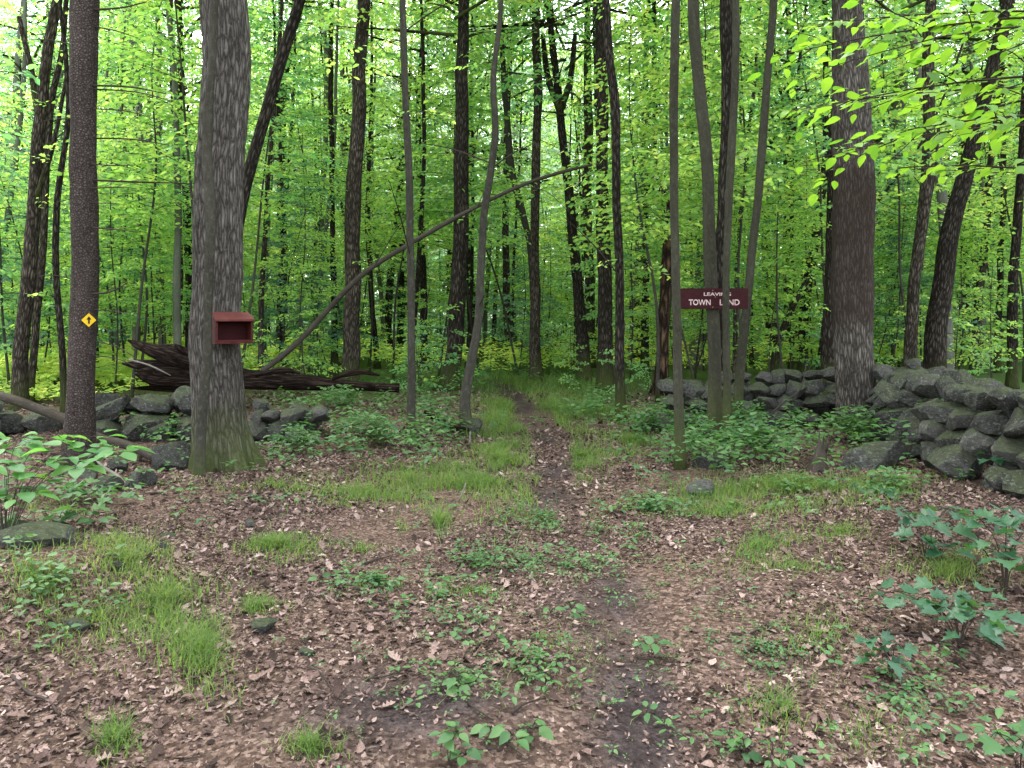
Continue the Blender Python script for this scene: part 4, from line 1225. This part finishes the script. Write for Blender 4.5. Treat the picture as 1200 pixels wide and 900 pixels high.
fallen('fallen_branch', 'second longer hooped stem nearer the tall wall', 'branch',
       [(1055, 545, 8.4), (1068, 508, 8.5), (1085, 485, 8.6), (1110, 478, 8.7)], [3, 4, 4, 3], 'dead', 6)
fallen('fallen_branch', 'grey mossy pole on the ground below the tall right wall', 'branch',
       [(1130, 570, 7.0), (1165, 583, 6.6), (1215, 598, 6.2)], [11, 11, 10], 'dead', 10)
fallen('fallen_branch', 'short white stick upright beside the crooked trunk foot', 'branch', [(550, 522, 9.3), (551, 506, 9.3)], [3, 2], 'bleached', 6)
fallen('fallen_branch', 'pale forked stick upright in the soil left of the path', 'branch', [(537, 588, 6.5), (543, 575, 6.5), (546, 566, 6.5)], [2, 2, 1.5], 'bleached', 6)
fallen('fallen_branch', 'dark gnarled root arching over the herbs left of the crooked trunk', 'branch', [(498, 482, 10.3), (512, 492, 10.2), (530, 499, 10.1), (548, 504, 10.0)], [5, 9, 10, 6], 'rot', 10)


def ground_twig(label, px, w, mat='twig', lift=.012, name='twig'):
    pts = []
    for (a, b) in px:
        x, y = g0(a, b); pts.append(Vector((x, y, gz(x, y) + lift)))
    b0 = pts[0]
    o = link(name, tube_mesh(name, M[mat], [list(p - b0) for p in pts], np.linspace(w, w * .4, len(pts)), 6, .03, rough=.15), None, b0)
    tag(o, label, 'twig')


ground_twig('dark stick lying below the low grass tuft', [(284, 669), (300, 674), (325, 678)], .011)
ground_twig('crooked dark stick at the lower left on pale leaves', [(14, 806), (35, 822), (55, 828), (70, 845)], .010)
ground_twig('thin dark stick entering from the left edge', [(0, 793), (20, 786), (42, 780)], .012)
ground_twig('bent dark stick by the bare soil, lower centre', [(542, 820), (552, 836), (578, 852)], .009)
ground_twig('branching stick right of the bent one, lower centre', [(600, 845), (615, 832), (640, 822)], .008)
ground_twig('long straight stick left of the middle seedlings', [(425, 720), (450, 718), (470, 716)], .010)
ground_twig('short stick on the litter left of the path mouth', [(425, 664), (440, 660), (458, 656)], .010)
ground_twig('grey stick near the box oak on open litter', [(290, 585), (330, 580), (372, 584)], .012, 'dead')
ground_twig('thick dark stick in grass by the path left side', [(525, 566), (545, 564), (562, 570)], .02)
ground_twig('dark stick at the lower right near the ferny corner', [(870, 760), (900, 752), (920, 750)], .011)
ground_twig('slim stick across the litter right of the dark soil', [(880, 742), (893, 735), (900, 728)], .007)
ground_twig('grey stick beside the mossy oak foot', [(176, 584), (188, 583), (196, 586)], .016, 'dead')
ground_twig('bark coloured stick at right under the maple seedlings', [(1040, 742), (1075, 745), (1110, 752)], .010)
ground_twig('faint pale stick at lower left of the bare soil patch', [(430, 805), (455, 800), (480, 790)], .006, 'dead')
ground_twig('dark curved twig at right of the small pale stone', [(360, 790), (378, 800), (400, 842)], .006)

# ------------------------------------------------------------------ the sign
sc_ = P(836.5, 350, 9.40)
sign = thing('trail_sign', 'maroon wooden sign board reading LEAVING TOWN LAND nailed to a maple stem', 'sign', sc_, R(-2))
W, Hh = .825, .255


def box_bm(bm, x0, x1, y0, y1, z0, z1):
    r = bmesh.ops.create_cube(bm, size=1)
    for v in r['verts']:
        v.co = Vector((x0 + (v.co.x + .5) * (x1 - x0), y0 + (v.co.y + .5) * (y1 - y0), z0 + (v.co.z + .5) * (z1 - z0)))
    return r['verts']


def bm_obj(name, bm, mat, parent, bevel=.003):
    if bevel:
        bmesh.ops.bevel(bm, geom=list(bm.edges), offset=bevel, segments=2, affect='EDGES')
    me = bpy.data.meshes.new(name); bm.to_mesh(me); bm.free(); me.materials.append(M[mat])
    return link(name, me, parent)


bm = bmesh.new(); box_bm(bm, -W / 2, W / 2, -.014, .014, -Hh / 2, Hh / 2)
bm_obj('board', bm, 'signred', sign)


def word(text, x0, x1, zc, cap):
    cu = bpy.data.curves.new('lettering', 'FONT'); cu.body = text; cu.size = 1; cu.extrude = .0; cu.offset = .022
    t = bpy.data.objects.new('tmp_text', cu); COL.objects.link(t)
    bpy.context.view_layer.update()
    me = bpy.data.meshes.new_from_object(t.evaluated_get(bpy.context.evaluated_depsgraph_get()))
    bpy.data.objects.remove(t)
    co = np.array([v.co[:] for v in me.vertices])
    mn, mx = co.min(0), co.max(0)
    for v in me.vertices:
        c = v.co
        v.co = (x0 + (c.x - mn[0]) / (mx[0] - mn[0]) * (x1 - x0), -.0165, zc + ((c.y - mn[1]) / (mx[1] - mn[1]) - .5) * cap)
    me.materials.clear(); me.materials.append(M['letter'])
    return link('lettering', me, sign)


px2 = lambda px: (px - 836.5) / F * 9.40
word('LEAVING', px2(824.5), px2(856), .055, .042)
word('TOWN', px2(807), px2(832.5), -.045, .072)
word('LAND', px2(843), px2(866), -.045, .072)
for (nx, nz) in ((px2(835), .10), (px2(835), -.105), (px2(838), .02)):
    bm = bmesh.new(); bmesh.ops.create_uvsphere(bm, u_segments=10, v_segments=6, radius=.007)
    o = bm_obj('nail', bm, 'nail', sign, 0); o.location = (nx, -.014, nz); o.scale = (1, .5, 1)

# ------------------------------------------------------------------ the red box on the oak
th = R(33)
bc_ = Vector((-3.02 + .545 * .355, 8.05 - .84 * .355, 1.6 - (388 - HOR) / F * 7.7))
regbox = thing('trail_box', 'dark red open fronted wooden box with sloping roof on the oak', 'box', bc_, th)
w, h, d = .36, .25, .23
t = .02
for nm, (x0, x1, y0, y1, z0, z1), mt in [
        ('side_panel', (-w / 2, -w / 2 + t, -d / 2, d / 2, -h / 2, h / 2 - .02), 'redpaint'),
        ('side_panel', (w / 2 - t, w / 2, -d / 2, d / 2, -h / 2, h / 2 - .02), 'redpaint'),
        ('floor_panel', (-w / 2 + t, w / 2 - t, -d / 2, d / 2, -h / 2, -h / 2 + t), 'redpaint'),
        ('back_panel', (-w / 2 + t, w / 2 - t, d / 2 - t, d / 2, -h / 2 + t, h / 2 + .03), 'redin'),
        ('front_lip', (-w / 2 + t, w / 2 - t, -d / 2 - .002, -d / 2 + .012, -h / 2 + t, -h / 2 + t + .018), 'redpaint')]:
    bm = bmesh.new(); vs = box_bm(bm, x0, x1, y0, y1, z0, z1)
    if nm == 'side_panel':
        for v in bm.verts:
            if v.co.z > 0:
                v.co.z += (v.co.y + d / 2) / d * .065
    bm_obj(nm, bm, mt, regbox, .002)
bm = bmesh.new(); box_bm(bm, -w / 2 - .012, w / 2 + .012, -d / 2 - .03, d / 2 + .01, 0, .018)
for v in bm.verts:
    v.co.z += h / 2 - .018 + (v.co.y + d / 2) / d * .065
bm_obj('roof', bm, 'redroof', regbox, .002)

# ------------------------------------------------------------------ arrow marker on the pine
c = P(97, 375, 7.87); yaw = R(48)
nr_ = Vector((math.sin(yaw), -math.cos(yaw), 0))
mk = tag(link('trail_marker', None, None, c + nr_ * .165), 'small yellow diamond marker with a black arrow on the pine', 'marker')
mk.rotation_euler = (0, 0, yaw)
bm = bmesh.new(); vs = box_bm(bm, -.05, .05, -.0015, .0015, -.05, .05)
bmesh.ops.rotate(bm, verts=bm.verts, cent=(0, 0, 0), matrix=Matrix.Rotation(R(45), 3, 'Y'))
bm_obj('plate', bm, 'yellow', mk, .001)
av = [(-.008, -.036), (.008, -.036), (.008, .005), (.024, .005), (0, .040), (-.024, .005), (-.008, .005)]
me = bpy.data.meshes.new('arrow'); me.from_pydata([(x, -.0042, z) for x, z in av], [], [list(range(7))]); me.materials.append(M['black'])
link('arrow', me, mk)

# ------------------------------------------------------------------ plants one can point at
def leafy(name, label, base, targets, tmpl, size, nleaf, mat, group=None, stemw=.006, spread=.10, cat='plant', tilt=.3):
    bx, by = g0(*base)
    b = Vector((bx, by, gz(bx, by) - .01))
    r = thing(name, label, cat, b, 0, group)
    geo, bag = Geo(), LeafBag()
    for (px, py, dy) in targets:
        t3 = P(px, py, by + dy)
        if t3.z < b.z + .03:
            t3.z = b.z + .03
        t_ = np.array(list(t3 - b))
        mid = np.array([t_[0] * .35, t_[1] * .35, t_[2] * .75])
        geo.add(tube([(0, 0, 0), mid, t_], [stemw, stemw * .7, stemw * .4], 6, .04, rough=.1, cap=False))
        az = rng.uniform(0, 6.28) + np.arange(nleaf) * (6.28 / nleaf) + rng.normal(0, .3, nleaf)
        d = np.stack([np.cos(az), np.sin(az), rng.uniform(-.35, .1, nleaf)], -1)
        s = size * rng.uniform(.65, 1.2, nleaf)
        pet = spread * rng.uniform(.2, 1.0, nleaf)
        p = t_[None] + d * pet[:, None] + np.stack([0 * az, 0 * az, rng.normal(0, .02, nleaf)], -1)
        for k in range(nleaf):
            geo.add(tube([t_, (t_ + p[k]) / 2 + np.array([0, 0, .01]), p[k]], [.0022, .0018, .0014], 4, .05, rough=0, cap=False))
        bag.add(p, d, np.stack([rng.normal(0, tilt, nleaf), rng.normal(0, tilt, nleaf), np.ones(nleaf)], -1), s)
    link('stem', geo.mesh('plant_stem', M['twig']), r)
    link('leaves', bag.mesh('plant_leaves', tmpl, M[mat]), r)
    return r


leafy('broadleaf_shrub', 'leafy green shrub reaching in from the left in front of the pine', (6, 662),
      [(20, 515, .3), (62, 508, .5), (108, 512, .6), (140, 522, .5), (10, 545, .1), (52, 540, .2), (92, 548, .3), (26, 572, 0), (-30, 540, 0), (-20, 580, .1), (75, 525, .3), (40, 560, .3), (118, 530, .4), (5, 530, .4), (-25, 510, .4)],
      T_BEECH, .145, 9, 'shrubleaf', None, .0035, .13, 'plant', .22)
leafy('broadleaf_plant', 'low broad leaved plant under the shrub at left', (60, 636), [(30, 608, .1), (70, 606, .2), (100, 598, .2), (45, 622, 0), (5, 606, .1)], T_MAPLE, .14, 5, 'herb', None, .005, .09)
leafy('broadleaf_plant', 'single bright wide leaf cluster low in front of the oak and pine', (122, 595), [(112, 575, .1), (130, 578, 0), (95, 568, .2)], T_MAPLE, .16, 4, 'herb', None, .005, .07)
leafy('maple_seedling', 'bushy maple seedling with broad blue green leaves at right', (1125, 752),
      [(1075, 702, .1), (1110, 712, -.05), (1145, 700, .15), (1050, 692, .2), (1170, 715, 0), (1150, 725, -.1), (1100, 690, .25), (1135, 735, -.2)], T_MAPLE, .115, 5, 'herbdark', None, .005, .085)
leafy('maple_seedling', 'taller maple seedling with dark stems near the right edge', (1178, 700),
      [(1150, 610, .2), (1180, 605, .1), (1110, 618, .3), (1195, 630, -.1), (1165, 640, 0), (1185, 655, -.2), (1215, 610, .2)], T_MAPLE, .125, 5, 'herbdark', None, .005, .09)
leafy('maple_seedling', 'maple seedling with drooping leaves in front of right grass band', (1085, 668),
      [(1060, 600, .2), (1085, 606, .1), (1110, 596, .3), (1075, 630, 0), (1112, 640, -.1), (1128, 600, .3)], T_MAPLE, .115, 5, 'herbdark', None, .0045, .08)
leafy('maple_seedling', 'small maple seedling at the left tip of the bushy one', (1045, 790), [(1020, 745, .05), (1050, 755, 0), (1035, 765, -.05)], T_MAPLE, .085, 5, 'herbdark', None, .004, .06)
leafy('maple_seedling', 'maple seedling with teal leaves standing in the right grass band', (1035, 597), [(1015, 578, .2), (1040, 575, .1), (1060, 580, .1), (1030, 588, -.1)], T_MAPLE, .13, 5, 'herbdark', None, .005, .09)
leafy('maple_seedling', 'single stemmed maple seedling against the boulder of the tall wall', (1172, 590), [(1165, 533, .1), (1180, 538, 0)], T_MAPLE, .12, 5, 'herbdark', None, .005, .08)
leafy('maple_seedling', 'maple seedling at the lower right corner', (1195, 905), [(1170, 860, .05), (1200, 870, 0), (1190, 890, -.05), (1225, 860, .1)], T_MAPLE, .075, 5, 'herb', None, .004, .06)
leafy('creeper', 'leafy creeper spilling over the stones at the corner of the two walls', (1062, 545),
      [(1075, 500, -.3), (1090, 470, .1), (1112, 478, .0), (1105, 498, -.2), (1128, 462, .2), (1085, 520, -.3), (1120, 448, .5)], T_OVAL, .085, 9, 'herb', None, .004, .16, 'plant', .5)
for (lb, bx, by, tg, sz) in [
        ('two tiered seedling on the bare soil, lower centre', 535, 812, [(533, 784, .03), (537, 798, 0)], .07),
        ('spreading cluster of small seedlings in the middle of the clearing', 552, 760, [(535, 732, .15), (560, 742, .1), (545, 750, 0), (580, 750, .05), (530, 745, .1)], .05),
        ('leafy seedling clump right of the bare soil, lower centre', 625, 805, [(605, 785, .1), (630, 783, .08), (645, 795, 0), (615, 795, 0)], .05),
        ('small seedling at the edge of the dark soil strip', 762, 770, [(755, 752, .05), (768, 755, 0)], .065),
        ('upright seedling near the bottom edge, left of centre', 526, 900, [(520, 862, .03), (535, 858, .02), (545, 885, 0)], .06),
        ('low seedling near the bottom edge, right of the upright one', 592, 875, [(575, 855, .05), (600, 862, 0), (625, 850, .05)], .06),
        ('pale green seedling near the bottom, right of the dark strip', 870, 880, [(855, 862, .05), (880, 865, 0), (872, 876, -.03)], .055),
        ('tiny seedling close to the bottom edge right of the pale green one', 915, 895, [(905, 884, .02), (925, 882, 0)], .05),
        ('seedling by the grass in the middle of the clearing, leaning left', 390, 690, [(375, 680, .05), (400, 682, 0)], .06),
        ('bushy low seedling near the path mouth', 660, 730, [(645, 718, .1), (670, 715, .05), (680, 722, 0)], .055)]:
    leafy('seedling', lb, (bx, by), tg, T_BEECH, sz, 6, 'herb', None, .0028, .03)


def near_sapling(label, x, y, sprays, leaf, mat, Ht, lean=0):
    z0 = gz(x, y)
    r = thing('sapling', label, 'sapling', (x, y, z0))
    zs = np.linspace(-.05, Ht, 6)
    pts = np.column_stack([lean * zs, 0 * zs, zs])
    link('stem', tube_mesh('stem', M['grey'], pts, np.linspace(.03, .008, 6), 10, .15, .3, .1), r)
    bag, geo = LeafBag(), Geo()
    for (z, az, el, L, dr) in sprays:
        spray(bag, geo, np.array([lean * z, 0, z]), az, el, L, leaf, dr, .72, 7, tw=.010, jit=.32)
    link('twigs', geo.mesh('twigs', M['twig']), r)
    link('crown', bag.mesh('near_leaves', T_BEECH, M[mat]), r)


PI = math.pi
near_sapling('yellow green leafy branches reaching in at the upper right corner', 3.95, 4.9,
             [(3.0, PI - .1, .05, 2.0, .12), (3.25, PI + .25, .10, 1.9, .15), (3.4, PI - .35, .1, 2.2, .1), (2.75, PI + .05, .0, 1.7, .12), (3.6, PI + .1, .15, 2.0, .1), (2.95, PI - .5, .0, 1.9, .1), (3.8, PI - .2, .2, 1.8, .1), (3.3, .6, .1, 1.4, .1), (3.6, 1.5, .1, 1.4, .1)], .115, 'overhang', 4.3)
near_sapling('leafy sapling overlapping the furrowed trunk from its right', 4.45, 6.1,
             [(3.0, PI - .1, .05, 2.0, .15), (3.3, PI - .3, .1, 2.2, .12), (3.9, PI - .2, .1, 2.1, .1), (2.6, PI + .2, .1, 1.6, .1), (4.2, 1.0, .1, 1.3, .1), (5.0, PI + .4, .2, 1.3, .1), (3.6, -.4, .1, 1.2, .1)], .10, 'overhang', 5.6)
near_sapling('dark leaved sapling at the upper left corner', -4.75, 6.0,
             [(3.5, .1, .0, 1.1, .12), (3.9, -.3, .1, 1.2, .15), (4.2, .4, .1, 1.2, .1), (3.1, -.1, .0, .9, .15), (3.7, 2.5, .1, 1.2, .1), (2.6, .3, .0, .7, .1)], .08, 'green', 4.8)

# ------------------------------------------------------------------ light, sky, camera
ELEV, AZ = R(64), R(-28)      # azimuth measured from +Y towards +X: the brighter side lies ahead, a little to the left
wd = bpy.data.worlds.new('World'); scene.world = wd; wd.use_nodes = True
nt = wd.node_tree; nt.nodes.clear()
sky = nt.nodes.new('ShaderNodeTexSky'); sky.sky_type = 'NISHITA'; sky.sun_disc = False
sky.sun_elevation = ELEV; sky.sun_rotation = AZ; sky.air_density = 1.0; sky.dust_density = 3.0; sky.ozone_density = 1.0
hs = nt.nodes.new('ShaderNodeHueSaturation'); hs.inputs['Saturation'].default_value = .30; hs.inputs['Value'].default_value = SKY_GAIN if 'SKY_GAIN' in globals() else 10.0
bg = nt.nodes.new('ShaderNodeBackground'); bg.inputs['Strength'].default_value = .15
ow = nt.nodes.new('ShaderNodeOutputWorld')
nt.links.new(sky.outputs[0], hs.inputs['Color']); nt.links.new(hs.outputs[0], bg.inputs['Color']); nt.links.new(bg.outputs[0], ow.inputs['Surface'])

sl = bpy.data.lights.new('sun', 'SUN'); sl.energy = 5.0; sl.angle = R(10); sl.color = (1.0, .95, .86)
so = bpy.data.objects.new('sun', sl); COL.objects.link(so)
dv = Vector((math.sin(AZ) * math.cos(ELEV), math.cos(AZ) * math.cos(ELEV), math.sin(ELEV)))
so.rotation_euler = dv.to_track_quat('Z', 'Y').to_euler()

cam = bpy.data.cameras.new('camera'); cam.sensor_width = 36; cam.lens = 36 * F / 1200; cam.clip_end = 600; cam.clip_start = .05
cam.shift_y = -(450 - HOR) / 1200
co = bpy.data.objects.new('camera', cam); COL.objects.link(co); co.location = (0, 0, CAM_H); co.rotation_euler = (R(90), 0, 0)
scene.camera = co

scene.view_settings.view_transform = 'Standard'; scene.view_settings.look = 'None'; scene.view_settings.exposure = 0
try:
    scene.cycles.max_bounces = 12; scene.cycles.diffuse_bounces = 10; scene.cycles.transmission_bounces = 10; scene.cycles.glossy_bounces = 2
    scene.cycles.caustics_reflective = False; scene.cycles.caustics_refractive = False
    scene.cycles.use_denoising = True
except Exception:
    pass
